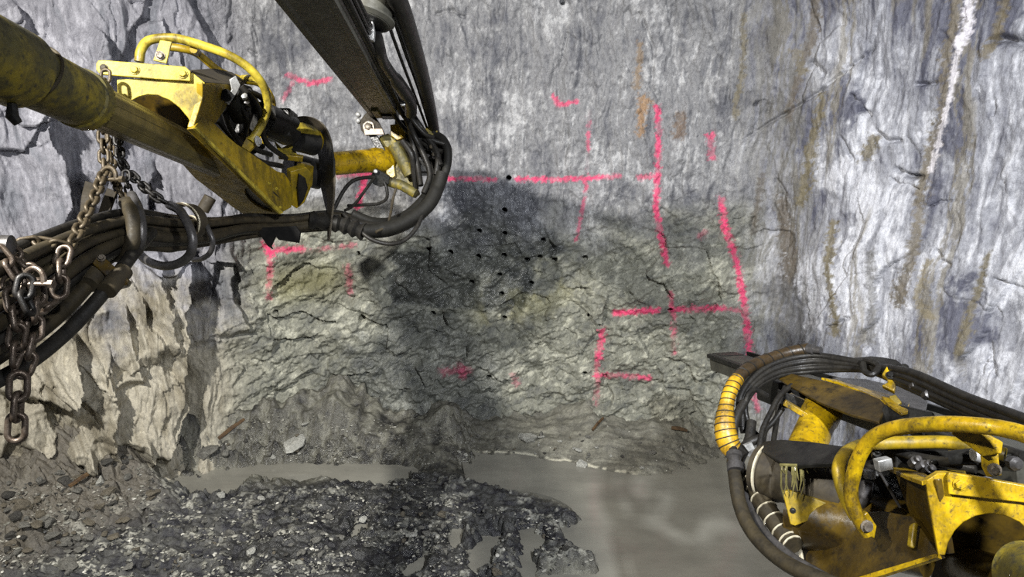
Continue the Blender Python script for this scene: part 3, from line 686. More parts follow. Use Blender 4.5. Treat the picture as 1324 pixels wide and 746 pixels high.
# black hydraulics inside the guard
mb = MB(); mb.tube([P(296, 122, 3.5), P(312, 150, 3.65)], .055, 18); hy = mb.build('valve_block', DRK, boom)
MB().box(P(310, 160, 3.95), (U, W_, N_), (.12, .05, .09)).build('valve_block', DRK, boom, .008)
Pl = Plane((300, 150, 3.78), (340, 160, 4.0), (310, 190, 3.9)); Pl.plate('valve_bank', [(284, 118), (300, 108), (326, 112), (346, 150), (344, 192), (326, 202), (304, 186), (282, 160)], .08, DRK, boom, .01)
MB().lathe(P(292, 124, 3.42), -FW + RT * .5, [(0, .03), (.02, .03), (.022, .012), (.03, .012)], 16).build('gauge', DRK, boom)
Pl = Plane((303, 105, 3.44), (290, 135, 3.44), (306, 118, 3.46)); Pl.plate('bracket_strip', [(297, 103), (305, 98), (311, 110), (307, 119), (296, 136), (291, 132), (300, 116)], .01, GAL, boom, .002)
for i, (a, b, d) in enumerate([(316, 126, 3.52), (319, 134, 3.55), (321, 141, 3.58)]): MB().lathe(P(a, b, d), (-FW + RT * .3 + UP * .3), [(0, .016), (.02, .016), (.024, .008)], 8).build('fitting', GAL if i == 0 else GRY, boom)
for pts in ([(300, 120, 3.5), (318, 150, 3.6), (318, 175, 3.75), (330, 192, 3.9), (350, 200, 4.1)], [(312, 112, 3.55), (332, 135, 3.62), (338, 160, 3.72), (345, 185, 3.95), (370, 205, 4.2)], [(290, 145, 3.55), (300, 170, 3.7), (330, 205, 3.95), (365, 215, 4.2)], [(322, 118, 3.6), (340, 128, 3.7), (352, 150, 3.85), (362, 160, 4.0)]):
    hose(pts, .016, RUB, 'hydraulic_line', boom)
# rotation unit
MB().tube([P(338, 152, 3.9), P(372, 168, 4.15)], .095, 22).build('rotation_motor', DRK, boom)
MB().box(P(362, 162, 4.1), (RT, UP, FW), (.085, .085, .08)).build('motor_housing', DRK, boom, .01)
MB().tube([P(384, 180, 4.2), P(406, 186, 4.32)], .075, 20).build('motor_neck', DRK, boom)
Pl = Plane((360, 190, 4.2), (385, 200, 4.25), (365, 205, 4.25)); Pl.plate('chipped_cover', [(354, 182), (359, 187), (364, 192), (372, 188), (375, 186), (380, 192), (384, 200), (370, 200), (360, 196)], .01, YEL, boom, .001)
Pl.plate('clamp_band', [(360, 200), (392, 203), (391, 210), (360, 206)], .03, YELD, boom, .004)
mb = MB().tube([P(372, 216, 4.5), P(414, 226, 4.65)], .10, 24); mb.build('rotation_gear', DRK, boom)
MB().lathe(P(396, 180, 4.3), P(413, 186, 4.38) - P(396, 180, 4.3), [(0, .075), (.03, .082), (.06, .082), (.09, .06)], 22).build('gear_cap', YELD, boom)
Pl = Plane((395, 170, 4.15), (412, 172, 4.25), (398, 175, 4.2)); Pl.plate('cap_bracket', [(382, 167), (396, 166), (413, 171), (414, 177), (402, 174), (385, 172)], .05, YEL, boom, .004)
Pl = Plane((385, 235, 4.2), (404, 240, 4.3), (388, 262, 4.3)); Pl.plate('swivel_lug', [(376, 222), (396, 216), (404, 224), (402, 244), (394, 262), (384, 270), (378, 266)], .05, YELD, boom, .005)
Pl.plate('swivel_lug', [(384, 222), (392, 228), (395, 240), (390, 256), (384, 264), (382, 240)], .02, DRK, boom, .006, .03)
Pl.plate('gear_flange', [(404, 222), (420, 226), (418, 250), (410, 262), (400, 250)], .05, YELD, boom, .004, -.12)
# curved guard around the swivel
cv = catmull([(374, 160), (382, 153), (394, 150), (408, 153), (420, 162), (428, 178), (432, 200), (434, 228), (433, 256), (430, 285), (427, 310)], 6); mb = MB(); back = (-RT * .55 + FW * .8 + UP * -.05)
wv = [.16 * min(1, (len(cv) - 1 - i) / 20 + .12) for i in range(len(cv))]
a = [P(x, y, 4.30) for x, y in cv]; b_ = [p + back * w for p, w in zip(a, wv)]; t_ = RT * .012
n = len(a); mb.add(a + b_ + [p - t_ for p in a] + [p - t_ for p in b_], [[i, i + 1, n + i + 1, n + i] for i in range(n - 1)] + [[2 * n + i, 3 * n + i, 3 * n + i + 1, 2 * n + i + 1] for i in range(n - 1)] + [[i, 2 * n + i, 2 * n + i + 1, i + 1] for i in range(n - 1)] + [[n + i, n + i + 1, 3 * n + i + 1, 3 * n + i] for i in range(n - 1)] + [[0, n, 3 * n, 2 * n], [n - 1, 3 * n - 1, 4 * n - 1, 2 * n - 1]])
mb.build('swivel_guard', GUARD, boom, 0, 50)
Pl = Plane((420, 200, 4.36), (430, 260, 4.36), (412, 230, 4.48)); Pl.plate('guard_disc', [(404, 168), (416, 168), (426, 184), (431, 206), (432, 235), (430, 262), (428, 285), (421, 270), (414, 240), (412, 205)], .012, DRK, boom, .001)
# arm to the feed holder
fl = np.linalg.norm(P(503, 206, 4.9) - P(425, 212, 4.55))
MB().lathe(P(425, 212, 4.55), P(503, 206, 4.9) - P(425, 212, 4.55), [(0, .078), (fl * .35, .079), (fl * .62, .080), (fl * .72, .088), (fl * .95, .093), (fl, .085)], 28).build('arm_tube', YELR, boom)
KP = Plane((505, 190, 4.86), (530, 240, 4.86), (490, 200, 4.86))
KP.plate('feed_holder', [(490, 176), (502, 172), (514, 184), (520, 206), (534, 232), (541, 248), (534, 254), (520, 244), (506, 236), (497, 226), (492, 205)], .12, YELM, boom, .008)
KP.plate('holder_plate', [(505, 162), (522, 160), (524, 178), (514, 182), (506, 176)], .06, YELR, boom, .004, .02)
KP.plate('holder_web', [(503, 196), (508, 200), (512, 228), (505, 234), (500, 224)], .01, YELR, boom, .003, .03)
MB().tube([P(510, 186, 4.78), P(531, 226, 4.80)], .048, 18).build('tilt_cylinder', YELM, boom)
MB().tube([P(500, 234, 4.8), P(520, 240, 4.8), P(537, 250, 4.8)], .036, 14).build('holder_pin', YELM, boom)
KP.plate('lug_plate', [(468, 160), (476, 150), (482, 146), (492, 160), (500, 176), (476, 178), (470, 172)], .03, GUARD, boom, .003, .08)
KP.plate('lug_flange', [(474, 170), (490, 171), (498, 171), (500, 178), (476, 179)], .012, PLT, boom, .002, .11)
KP.bolt(480, 168, .028, boom, BLT, .09, .02)
for x, y in ((464, 149), (464, 157)): MB().lathe(P(x, y, 4.8), -FW, [(0, .018), (.03, .018), (.035, .010)], 10).build('nut', GAL, boom)
MB().box(P(490, 188, 4.84), (unit(P(500, 205, 4.84) - P(484, 176, 4.84)), FW, RT), (.07, .05, .03)).build('lug_block', DRK, boom, .004)
Pl = Plane((490, 228, 4.72), (512, 232, 4.74), (495, 240, 4.74)); Pl.plate('hose_block', [(480, 226), (486, 218), (494, 222), (504, 228), (503, 238), (492, 242), (482, 238)], .05, DRK, boom, .004)
MB().lathe(P(486, 222, 4.70), -FW, [(0, .014), (.02, .014), (.024, .006)], 10).build('fitting', GAL, boom)

# ------------------------------------------------------------------ feed carried by the left boom
FV = unit(ray(590, 287)); 
def fd(px, py, dep, along=0.0): return P(px, py, dep) + FV * along
Fo = P(380, -20, 2.1); fr = unit(np.cross(FV, (0, 0, 1))); fu = np.cross(fr, FV)
feed = root('drill_feed', Fo, 'long dark feed beam overhead that points down at the rock face', 'drill feed')
L1 = np.linalg.norm(P(478, 153, 4.78) - P(339, -20, 2.1))
def fprof(pts, a, b, name, m, bev=.003):
    """Extrude a section (metres to the right of and above the belly's middle) along the feed."""
    q = [Fo + fr * x + fu * y + FV * a for x, y in pts]; return MB().prism(q, FV * (b - a)).build(name, m, feed, bev)
fprof([(-.0975, 0), (-.0975, .024), (-.078, .024), (-.066, .013), (.066, .013), (.078, .024), (.0975, .024), (.0975, 0), (.072, 0), (.063, .008), (-.063, .008), (-.072, 0)], -.35, L1, 'belly_plate', FEED, .0015)
fprof([(-.0975, .024), (-.106, .034), (-.106, .09), (-.086, .112), (.086, .112), (.106, .09), (.106, .034), (.0975, .024)], -.35, L1 + .05, 'beam_body', FEED, .003)
fprof([(.106, .036), (.118, .040), (.118, .054), (.106, .058)], -.35, L1 - .15, 'slide_rail', DRK, .002)
fprof([(.106, .074), (.122, .078), (.122, .096), (.106, .10)], -.35, L1 - .1, 'slide_rail', DRK, .002)
fprof([(-.106, .07), (-.124, .074), (-.124, .096), (-.106, .10)], -.35, L1 - .1, 'slide_rail', DRK, .002)
fprof([(-.055, .012), (-.01, .012), (-.01, -.012), (-.055, -.012)], L1 - .35, L1 - .05, 'clamp_shoe', YELM, .004)
fprof([(-.02, .012), (.09, .012), (.09, -.008), (-.02, -.008)], L1 - .12, L1 + .03, 'end_stop', DRK, .004)
for k in range(3): MB().tube([Fo + fr * (.122 + .004 * (k % 2)) + fu * (.045 + .03 * k) + FV * (-.35), Fo + fr * (.128 + .008 * (k % 3)) + fu * (.04 + .03 * k) + FV * (L1 * .5), Fo + fr * .125 + fu * (.04 + .028 * k) + FV * (L1 + .02)], .010, 8).build('feed_line', RUB, feed)
# hose drum slung beside the feed
dc = P(478, 0, 2.95); dax = unit(np.array([.22, .30, 1.0])); mb = MB()
mb.lathe(dc + dax * -.10, dax, [(0, .055), (.002, .104), (.02, .126), (.028, .126), (.034, .108), (.085, .108), (.09, .128), (.11, .128), (.116, .108), (.17, .108), (.18, .13), (.2, .13)], 48)
mb.build('hose_drum', FEED, feed, 0, 25)
MB().lathe(dc + dax * -.105, dax, [(0, .06), (.01, .11)], 32).build('drum_hub', DRK, feed)
Pl = Plane((476, 30, 2.9), (486, 50, 2.9), (470, 45, 2.9)); Pl.plate('drum_bracket', [(467, 28), (482, 27), (484, 40), (483, 52), (474, 51), (471, 40)], .03, GAL, feed, .004); Pl.bolt(477, 35, .012, feed, GRY, .0)
MB().tube(pxs([(484, 40, 3.0), (490, 62, 3.1), (494, 78, 3.3), (506, 96, 3.6), (522, 118, 3.95), (530, 132, 4.2), (531, 146, 4.4)], 6), [.03] * 20 + [.04] * 17, 12).build('drum_arm', DRK, feed)
MB().lathe(P(521, 134, 4.1), -FW, [(0, .018), (.02, .018), (.022, .01)], 12).build('fitting', GAL, feed)
# thick sheathed hose and thin line right of the drum
MB().tube(pxs([(498, -30, 2.75), (514, 0, 2.9), (530, 45, 3.25), (545, 95, 3.8), (555, 135, 4.4), (562, 172, 4.85)], 8), [.045 - .0002 * k for k in range(41)], 14).build('sheathed_hose', RUB, feed)
MB().tube(pxs([(500, 25, 3.05), (518, 75, 3.6), (535, 120, 4.2), (553, 168, 4.8)], 8), .009, 8).build('thin_hose', RUB, feed)
MB().tube(pxs([(508, 20, 3.0), (524, 68, 3.5), (540, 112, 4.1), (556, 166, 4.8)], 8), .009, 8).build('thin_hose', RUB, feed)
# drill steel centraliser and fittings at the feed's end
Pl = Plane((556, 172, 4.75), (570, 185, 4.78), (555, 188, 4.78)); Pl.plate('end_bracket', [(550, 166), (564, 163), (567, 176), (565, 190), (553, 186)], .05, YELM, feed, .004); Pl.bolt(561, 170, .010, feed, DRK)
MB().box(P(530, 178, 5.1), (FV, fr, fu), (.22, .09, .10)).build('centraliser', DRK, feed, .01)
MB().box(P(545, 205, 5.15), (FV, fr, fu), (.16, .11, .12)).build('front_head', DRK, feed, .015)
for k_, pts in enumerate([[(506, 118, 4.35), (520, 146, 4.6), (540, 170, 4.72), (560, 190, 4.7), (570, 214, 4.66)], [(520, 124, 4.45), (536, 152, 4.65), (552, 176, 4.7), (566, 200, 4.68), (564, 226, 4.66)], [(524, 150, 4.6), (536, 176, 4.7), (548, 200, 4.7), (556, 226, 4.68), (548, 250, 4.64)], [(528, 158, 4.66), (534, 186, 4.74), (540, 214, 4.74), (544, 240, 4.7)]]): hose(pts, .020, RUB, 'feed_hose', feed)
for a, b in (((536, 182, 4.75), (562, 184, 4.75)), ((534, 190, 4.78), (560, 192, 4.78)), ((540, 200, 4.8), (566, 204, 4.8))): MB().tube([P(*a), P(*b)], .016, 10).build('coupling', GRY, feed)
for p in ((546, 194, 4.72), (558, 190, 4.7), (561, 200, 4.7)): MB().lathe(P(*p), -FW, [(0, .014), (.02, .014), (.024, .006)], 8).build('fitting', GUARD, feed)
MB().tube(pxs([(520, 182, 4.7), (532, 200, 4.7), (535, 222, 4.75), (538, 244, 4.8)], 6), .02, 10).build('feed_hose', RUB, feed)
for k, pts in enumerate([[(500, 130, 4.5), (516, 158, 4.7), (536, 178, 4.75), (556, 190, 4.72), (572, 196, 4.7)], [(508, 128, 4.5), (524, 152, 4.65), (544, 172, 4.7), (562, 182, 4.7), (574, 186, 4.72)], [(514, 122, 4.4), (530, 150, 4.6), (548, 172, 4.65), (560, 178, 4.7)]]): hose(pts, .016, RUB, 'feed_hose', feed)
# hose bights round the feed's end
Gb = 'hose bights at the end of the left feed'
for k, pts in enumerate([[(558, 172, 4.8), (572, 180, 4.75), (579, 196, 4.72), (577, 218, 4.7), (566, 244, 4.68), (552, 268, 4.62), (530, 284, 4.55), (500, 296, 4.45), (470, 297, 4.4), (440, 286, 4.35)],
    [(555, 185, 4.85), (570, 190, 4.82), (575, 206, 4.8), (568, 232, 4.75), (556, 258, 4.7), (534, 278, 4.6), (505, 291, 4.5), (475, 292, 4.45), (450, 284, 4.4)],
    [(548, 188, 4.88), (560, 200, 4.9), (562, 222, 4.86), (552, 250, 4.8), (530, 274, 4.7), (505, 286, 4.6), (480, 286, 4.5), (455, 276, 4.45)],
    [(566, 178, 4.9), (578, 190, 4.88), (578, 210, 4.85), (571, 238, 4.8), (560, 262, 4.72), (538, 284, 4.6), (510, 298, 4.5), (485, 302, 4.45), (462, 296, 4.4)]]):
    tag(hose(pts, .030, RUB if k % 2 else SLV, 'hydraulic_hose'), 'thick black hose curling round the tip of the left feed', 'hose', Gb)
tag(MB().tube(pxs([(572, 224, 4.62), (566, 242, 4.6), (556, 262, 4.56), (540, 277, 4.52), (515, 291, 4.46), (490, 297, 4.4), (468, 298, 4.35)], 8), [.042] * 10 + [.047] * 30 + [.042] * 9, 18).build('hose_sleeve', SLV), 'wide grey cloth sleeve around the hoses under the left feed', 'hose sleeve')
tag(hose([(444, 276, 4.4), (460, 292, 4.35), (478, 308, 4.32), (500, 315, 4.34), (522, 311, 4.4), (540, 292, 4.46), (550, 262, 4.55)], .014, RUB, 'hydraulic_hose'), 'thin black hose sagging lowest under the grey sleeve', 'hose')
tag(hose([(432, 270, 4.5), (444, 247, 4.55), (456, 234, 4.6), (470, 230, 4.65), (484, 229, 4.7)], .013, RUB, 'hydraulic_hose'), 'thin black hose arching under the yellow arm tube', 'hose')
tag(hose([(484, 230, 4.7), (472, 246, 4.62), (462, 260, 4.55), (454, 268, 4.5), (446, 272, 4.45)], .010, RUB, 'hydraulic_hose'), 'thin black hose slanting down from the arm tube bracket', 'hose')
tag(hose([(450, 266, 4.5), (470, 265, 4.6), (490, 263, 4.66), (500, 256, 4.7), (500, 244, 4.72), (497, 236, 4.72)], .011, RUB, 'hydraulic_hose'), 'thin black hose lying level below the yellow arm tube', 'hose')
tag(MB().tube(pxs([(512, 244, 4.6), (508, 258, 4.58), (505, 276, 4.5), (500, 292, 4.4), (486, 300, 4.34)], 6), .009, 8).build('cable', GUARD), 'thin brown cable hanging beside the grey hose sleeve', 'cable')
# ------------------------------------------------------------------ hoses slung under the left boom
Gh = 'hoses in the bundle slung below the left boom'
K = 15
for k in range(K):
    t = k / (K - 1); j = lambda a: random.uniform(-a, a); dz = .10 * math.sin(k * 2.4)
    y0 = 322 + 130 * t
    pts = [(-70, y0 + 35 + j(6), 1.95 + dz), (0, y0 + 4 + j(5), 2.15 + dz), (60, 306 + 92 * t + j(5), 2.42 + dz), (118, 284 + 62 * t + j(4), 2.7 + dz), (172, 275 + 46 * t + j(3), 2.98 + dz), (222, 280 + 40 * t + j(5), 3.3 + dz), (268, 284 + 28 * t + j(5), 3.6 + dz), (318, 282 + 20 * t + j(3), 3.95 + dz * .6), (372, 282 + 16 * t + j(2), 4.25 + dz * .4), (432, 276 + 16 * t + j(2), 4.45 + dz * .3), (464, 284 + 10 * t, 4.5 + dz * .2)]
    tag(hose(pts, random.choice([.018, .021, .024]), RUBD if k % 4 else RUB, 'hydraulic_hose'), 'dusty black hose in the thick bundle slung below the left boom', 'hose', Gh)
tag(hose([(-60, 500, 2.0), (0, 458, 2.2), (40, 436, 2.35), (82, 402, 2.5), (112, 370, 2.6), (136, 346, 2.7)], .028, RUBD, 'suction_hose'), 'fat dusty hose running up to the clamp under the bundle, upper of two', 'hose')
tag(hose([(-60, 520, 2.05), (0, 490, 2.15), (44, 464, 2.3), (88, 428, 2.45), (122, 392, 2.55), (148, 360, 2.64), (172, 328, 2.8), (196, 300, 3.0)], .026, RUB, 'suction_hose'), 'fat black hose sagging lowest at the left edge, through the clamp', 'hose')
cl = root('hose_clamp', P(140, 352, 2.62), 'muddy steel clamp joining the two fat hoses under the bundle', 'clamp')
Pl = Plane((122, 338, 2.60), (166, 364, 2.62), (130, 350, 2.60)); Pl.plate('clamp_plate', [(116, 338), (124, 332), (136, 334), (167, 362), (164, 368), (150, 372), (140, 360)], .05, BRN, cl, .004)
MB().tube([P(114, 368, 2.58), P(132, 346, 2.66)], .037, 16).build('clamp_sleeve', GUARD, cl); MB().tube([P(138, 376, 2.56), P(160, 350, 2.66)], .035, 16).build('clamp_sleeve', GUARD, cl)
Pl.bolt(132, 334, .010, cl, BLT, .005)
# straps and hooks that hold the bundle
Gs = 'muddy straps behind the hose bundle'
for pts in ([(118, 236, 2.95), (113, 258, 2.95), (112, 285, 2.9), (116, 305, 2.85)], [(146, 246, 3.05), (138, 266, 3.05), (132, 290, 3.0), (132, 310, 2.95)]):
    tag(MB().tube(pxs(pts, 6), [.022] * 19, prof=[(-1, -.35), (1, -.35), (1, .35), (-1, .35)], up=RT).build('sling_strap', steel('muddy_strap', (44, 38, 26), (30, 26, 20), (.6, .8), 0, 18, spec=.25)), 'brown muddy sling strap hanging behind the hose bundle', 'strap', Gs)
def hook(name, pts, r, m, label, seg=14):
    return tag(MB().tube(pxs(pts, 8), r, seg).build(name, m), label, 'hook')
hook('hose_hook', [(163, 262, 2.88), (170, 276, 2.82), (173, 296, 2.8), (170, 318, 2.8), (160, 330, 2.86), (146, 330, 2.98)], [.030] * 41, RUBD, 'broad muddy hook around the middle of the hose bundle')
hook('hose_hook', [(170, 252, 2.92), (178, 268, 2.86), (183, 290, 2.82), (182, 312, 2.82), (174, 328, 2.88), (160, 336, 2.98)], [.020] * 41, GRY, 'grey steel hook right behind the broad muddy one')
hook('hose_hook', [(219, 265, 3.15), (232, 272, 3.05), (242, 288, 3.0), (249, 308, 2.98), (246, 328, 3.0), (232, 340, 3.04), (212, 344, 3.1), (192, 338, 3.2), (180, 328, 3.3)], [.020] * 65, GRY, 'open grey steel hook hung on the black chain')
hook('hose_hook', [(262, 282, 3.4), (270, 298, 3.36), (275, 312, 3.36), (272, 326, 3.4), (262, 334, 3.46), (250, 336, 3.55)], [.013] * 41, GRY, 'small steel hook at the right end of the hose loops')
Gl = 'pale edged loops in the hose bundle'
for pts in ([(226, 266, 3.4), (242, 264, 3.35), (255, 272, 3.33), (262, 286, 3.33), (260, 300, 3.35), (252, 312, 3.4)], [(240, 280, 3.45), (255, 281, 3.42), (260, 290, 3.42), (258, 304, 3.42)]):
    o = tag(MB().tube(pxs(pts, 8), [.035] * (8 * (len(pts) - 1) + 1), prof=[(-.12, -1), (.12, -1), (.12, 1), (-.12, 1)], up=UP).build('hose_loop', GUARD), 'flat dusty loop with pale edge standing out of the hose bundle', 'band', Gl)
    MB().tube([p - FW * .034 for p in pxs(pts, 8)], .004, 6).build('pale_edge', BAND, o); o['_o'] = (0, 0, 0)
tag(MB().tube([P(262, 272, 4.0), P(272, 255, 4.0)], .035, 14).build('pipe_stub', GUARD), 'short brown pipe stub behind the belly of the left boom', 'pipe')
tag(MB().prism([P(*q, 4.0) for q in [(333, 296), (342, 294), (382, 292), (388, 300), (386, 314), (372, 312), (360, 310), (356, 305), (350, 318), (352, 322), (346, 318), (338, 306)]], FW * .02).build('torn_flap', steel('torn_rubber', (14, 14, 14), (24, 23, 22), (.7, .9), 0, 20, spec=.1)), 'torn black rubber flap hanging under the left hose bundle', 'flap')
tag(MB().tube(pxs([(400, 284, 4.3), (440, 290, 4.36), (470, 300, 4.36)], 8), [.05 + .012 * math.sin(k * 2.1) for k in range(17)], 14).build('hose_sleeve', RUB), 'crumpled black cover around the hoses left of the grey sleeve', 'hose sleeve')
# chains
chain([(137, 92, 3.0), (134, 130, 2.98), (133, 170, 2.96), (135, 222, 2.92)], .062, .036, .0075, BRC, 'muddy chain hanging straight down from the bolt of the yellow strap')
chain([(141, 150, 3.12), (143, 190, 3.08), (146, 225, 3.0), (152, 242, 2.95), (163, 262, 2.9)], .055, .03, .007, BRC, 'muddy chain just right of the shackle, ending at the broad hook')
chain([(149, 160, 3.1), (154, 190, 3.08), (158, 212, 3.06), (176, 232, 3.08), (198, 252, 3.1), (221, 266, 3.15)], .05, .030, .0085, BCH, 'black chain slanting from under the boom to the open grey hook')
chain([(134, 222, 2.9), (126, 246, 2.75), (112, 276, 2.6), (98, 306, 2.45), (88, 322, 2.38)], .062, .036, .008, BRC, 'muddy chain slung across the front of the hose bundle')
chain([(163, 222, 3.0), (164, 238, 2.98), (168, 252, 2.95)], .05, .028, .006, BCH, 'short chain tag behind the knot of the black chain')
chain([(84, 322, 2.34), (79, 340, 2.32), (78, 365, 2.3), (74, 392, 2.3)], .075, .042, .0095, CHN, 'worn chain hanging straight down in front of the hose bundle')
chain([(88, 320, 2.36), (64, 314, 2.32), (42, 312, 2.3), (24, 316, 2.28)], .062, .034, .007, BRC, 'thin muddy chain lying along the top of the hose bundle')
chain([(-6, 322, 2.05), (12, 344, 2.06), (26, 366, 2.08), (40, 386, 2.1)], .07, .038, .008, CHN, 'chain slanting down from the left edge into the knot of chains')
chain([(8, 318, 2.12), (28, 338, 2.12), (44, 354, 2.12), (58, 372, 2.14)], .062, .036, .007, CHN, 'second chain slanting down beside the upper hoses at the left')
chain([(16, 376, 2.06), (20, 400, 2.06), (24, 430, 2.06), (18, 458, 2.06), (22, 486, 2.06)], .075, .042, .009, CHN, 'left one of the two strands under the knot of chains')
chain([(46, 366, 2.1), (48, 392, 2.1), (44, 420, 2.09), (42, 446, 2.08), (34, 470, 2.07), (25, 488, 2.06)], .075, .042, .009, CHN, 'right one of the two strands under the knot of chains')
chain([(34, 360, 2.05), (30, 384, 2.04), (40, 404, 2.05)], .07, .04, .009, BCH, 'dark chain bunched up in the knot of chains')
chain([(48, 402, 2.16), (60, 398, 2.2), (72, 392, 2.26)], .06, .034, .008, CHN, 'short chain bridging from the knot to the straight chain')
chain([(24, 486, 2.05), (23, 520, 2.05), (21, 552, 2.05), (20, 586, 2.05)], .082, .045, .0095, CHN, 'loose chain tail dangling lowest at the left edge')
def shackle(px, py, d, sz, m, label):
    c = P(px, py, d); r_ = root('shackle', c, label, 'shackle'); pts = [c + RT * sz * math.cos(t) + UP * sz * (1.2 * math.sin(t)) for t in np.linspace(-.3, math.pi + .3, 16)]
    MB().tube(pts, sz * .28, 10).build('bow', m, r_); MB().tube([c - RT * sz * 1.6 - UP * sz * .4, c + RT * sz * 1.6 - UP * sz * .4], sz * .26, 10).build('pin', m, r_); MB().lathe(c + RT * sz * 1.5 - UP * sz * .4, RT, [(0, sz * .45), (sz * .5, sz * .45)], 6).build('nut', m, r_); return r_
shackle(140, 228, 2.88, .032, BRC, 'muddy shackle under the left boom above the hose bundle'); shackle(44, 362, 2.06, .03, CHN, 'shackle in the knot of chains in front of the hoses'); shackle(12, 368, 2.06, .022, CHN, 'small shackle at the left edge beside the knot')
tag(MB().lathe(P(1, 318, 2.1), (RT * 1 + FW * .2), [(0, .028), (.004, .034), (.03, .034), (.036, .022)], 18).build('coupling', GRY), 'dark round coupling at the left edge above the hoses', 'coupling')
# ------------------------------------------------------------------ the boom on the right
b2o = P(1300, 720, 2.1)
boom2 = root('drill_boom', b2o, 'wet yellow drill boom with bent guard rails in the lower right', 'drill boom')
SP = Plane((1240, 640, 2.12), (1324, 640, 2.05), (1215, 700, 2.14))
arc = [(1222, 718), (1226, 702), (1234, 687), (1246, 675), (1262, 667), (1280, 664), (1300, 667), (1318, 675), (1334, 690), (1346, 712), (1352, 740)]
SP.plate('saddle', [(1196, 622), (1212, 612), (1224, 612), (1390, 640), (1420, 760), (1370, 780)] + arc[::-1] + [(1213, 718)], .04, YELR, boom2, .003)
SP.plate('strap', [(1223, 614), (1226, 609), (1260, 614), (1400, 640), (1400, 668), (1324, 648), (1225, 637)], .02, YELR, boom2, .003, .02)
SP.bolt(1240, 624, .014, boom2, YELR, .02, .012); SP.bolt(1281, 602, .013, boom2, BLT, .052, .014)
SP.plate('guard_clamp', [(1263, 571), (1285, 566), (1288, 600), (1291, 610), (1272, 612), (1266, 600)], .016, YELR, boom2, .003, .05)
SP.plate('rail_strut', [(1226, 556), (1232, 547), (1248, 544), (1290, 566), (1288, 580), (1264, 584), (1246, 570)], .022, YELR, boom2, .003, .075)
Ux = unit(P(1060, 600, 3.1) - P(1300, 720, 2.1))
SBk = Plane((1196, 622, 2.14), (1213, 717, 2.16), (1150, 625, 2.5)); SBk.plate('cheek_plate', [(1146, 612), (1170, 616), (1196, 622), (1213, 718), (1196, 714), (1182, 700), (1166, 672), (1155, 640)], .02, BRN, boom2, .003, -.03)
Pl = Plane((1196, 620, 2.16), (1150, 607, 2.5), (1220, 606, 2.5)); Pl.plate('top_lip', [(1150, 605), (1165, 603), (1196, 612), (1206, 618), (1192, 622), (1172, 615)], .014, YELR, boom2, .002)
Pl.plate('top_cover', [(1198, 588), (1212, 590), (1250, 606), (1246, 612), (1226, 608), (1206, 600)], .014, YELD, boom2, .002)
# lower cradle with yellow lower edge
LP = Plane((1060, 680, 2.75), (1210, 715, 2.2), (1050, 746, 2.68))
crd = LP.plate('cradle_side', [(1034, 676), (1060, 668), (1098, 664), (1140, 660), (1180, 668), (1214, 718), (1150, 738), (1100, 752), (1030, 775), (1036, 730)], .03, BRN, boom2, .004)
LP.plate('edge_rib', [(1214, 717), (1216, 722), (1150, 743), (1060, 772), (1058, 764), (1150, 736)], .02, YELR, crd, .002, .012)
LP.plate('hinge_plate', [(1031, 676), (1044, 673), (1045, 686), (1042, 694), (1039, 708), (1034, 710), (1032, 700)], .012, PLT, boom2, .002, .03); LP.bolt(1036, 680, .006, boom2, DRK, .042, .004)
LP.plate('pale_strip', [(1039, 706), (1042, 705), (1046, 732), (1042, 730)], .01, BAND, crd, .001, .03)
LP.plate('rust_lug', [(1184, 682), (1192, 678), (1188, 712), (1181, 710)], .02, YELD, crd, .006, .03)
bt = np.linalg.norm(P(1322, 740, 2.0) - P(1470, 800, 1.6)); MB().lathe(P(1470, 800, 1.6), P(1322, 740, 2.0) - P(1470, 800, 1.6), [(0, .09), (bt - .05, .095), (bt - .03, .088), (bt - .01, .092), (bt, .080)], 36).build('boom_tube', YELM, boom2)
MB().tube([P(1420, 790, 1.8), P(1240, 728, 2.6)], .07, 28).build('inner_tube', BRN, boom2)
Pl = Plane((1240, 670, 2.5), (1324, 670, 2.4), (1240, 720, 2.55)); Pl.plate('rear_saddle', [(1200, 640), (1400, 640), (1400, 800), (1200, 800), (1206, 730), (1216, 716)], .03, BRN, boom2, .003)
# guard rails
R1 = [(1420, 640, 1.72), (1370, 590, 1.78), (1335, 566, 1.85), (1300, 555, 1.92), (1262, 550, 1.98), (1222, 548, 2.05), (1180, 550, 2.14), (1148, 556, 2.22), (1126, 568, 2.28), (1112, 588, 2.32), (1104, 612, 2.35), (1100, 634, 2.36), (1104, 656, 2.36), (1113, 676, 2.36), (1122, 690, 2.36)]
nR = 8 * (len(R1) - 1) + 1; MB().tube(pxs(R1, 8), [.024] * nR, 16).build('guard_rail', YELR, boom2)
R2 = [(1300, 588, 2.3), (1262, 578, 2.36), (1222, 572, 2.44), (1180, 572, 2.5), (1140, 573, 2.52), (1112, 576, 2.6), (1094, 586, 2.5), (1085, 604, 2.44), (1088, 626, 2.42), (1097, 650, 2.4), (1108, 670, 2.38)]
MB().tube(pxs(R2, 8), .024, 14).build('guard_rail', YELD, boom2)
MB().prism([P(*q) for q in ((1108, 672, 2.35), (1122, 662, 2.35), (1134, 680, 2.36), (1131, 697, 2.36), (1118, 690, 2.36))], FW * .025).build('guard_foot', YELR, boom2, .004)
MB().lathe(P(1120, 680, 2.34), -FW, [(0, .022), (.006, .022), (.007, .016), (.018, .015)], 10).build('bolt', BLT, boom2)
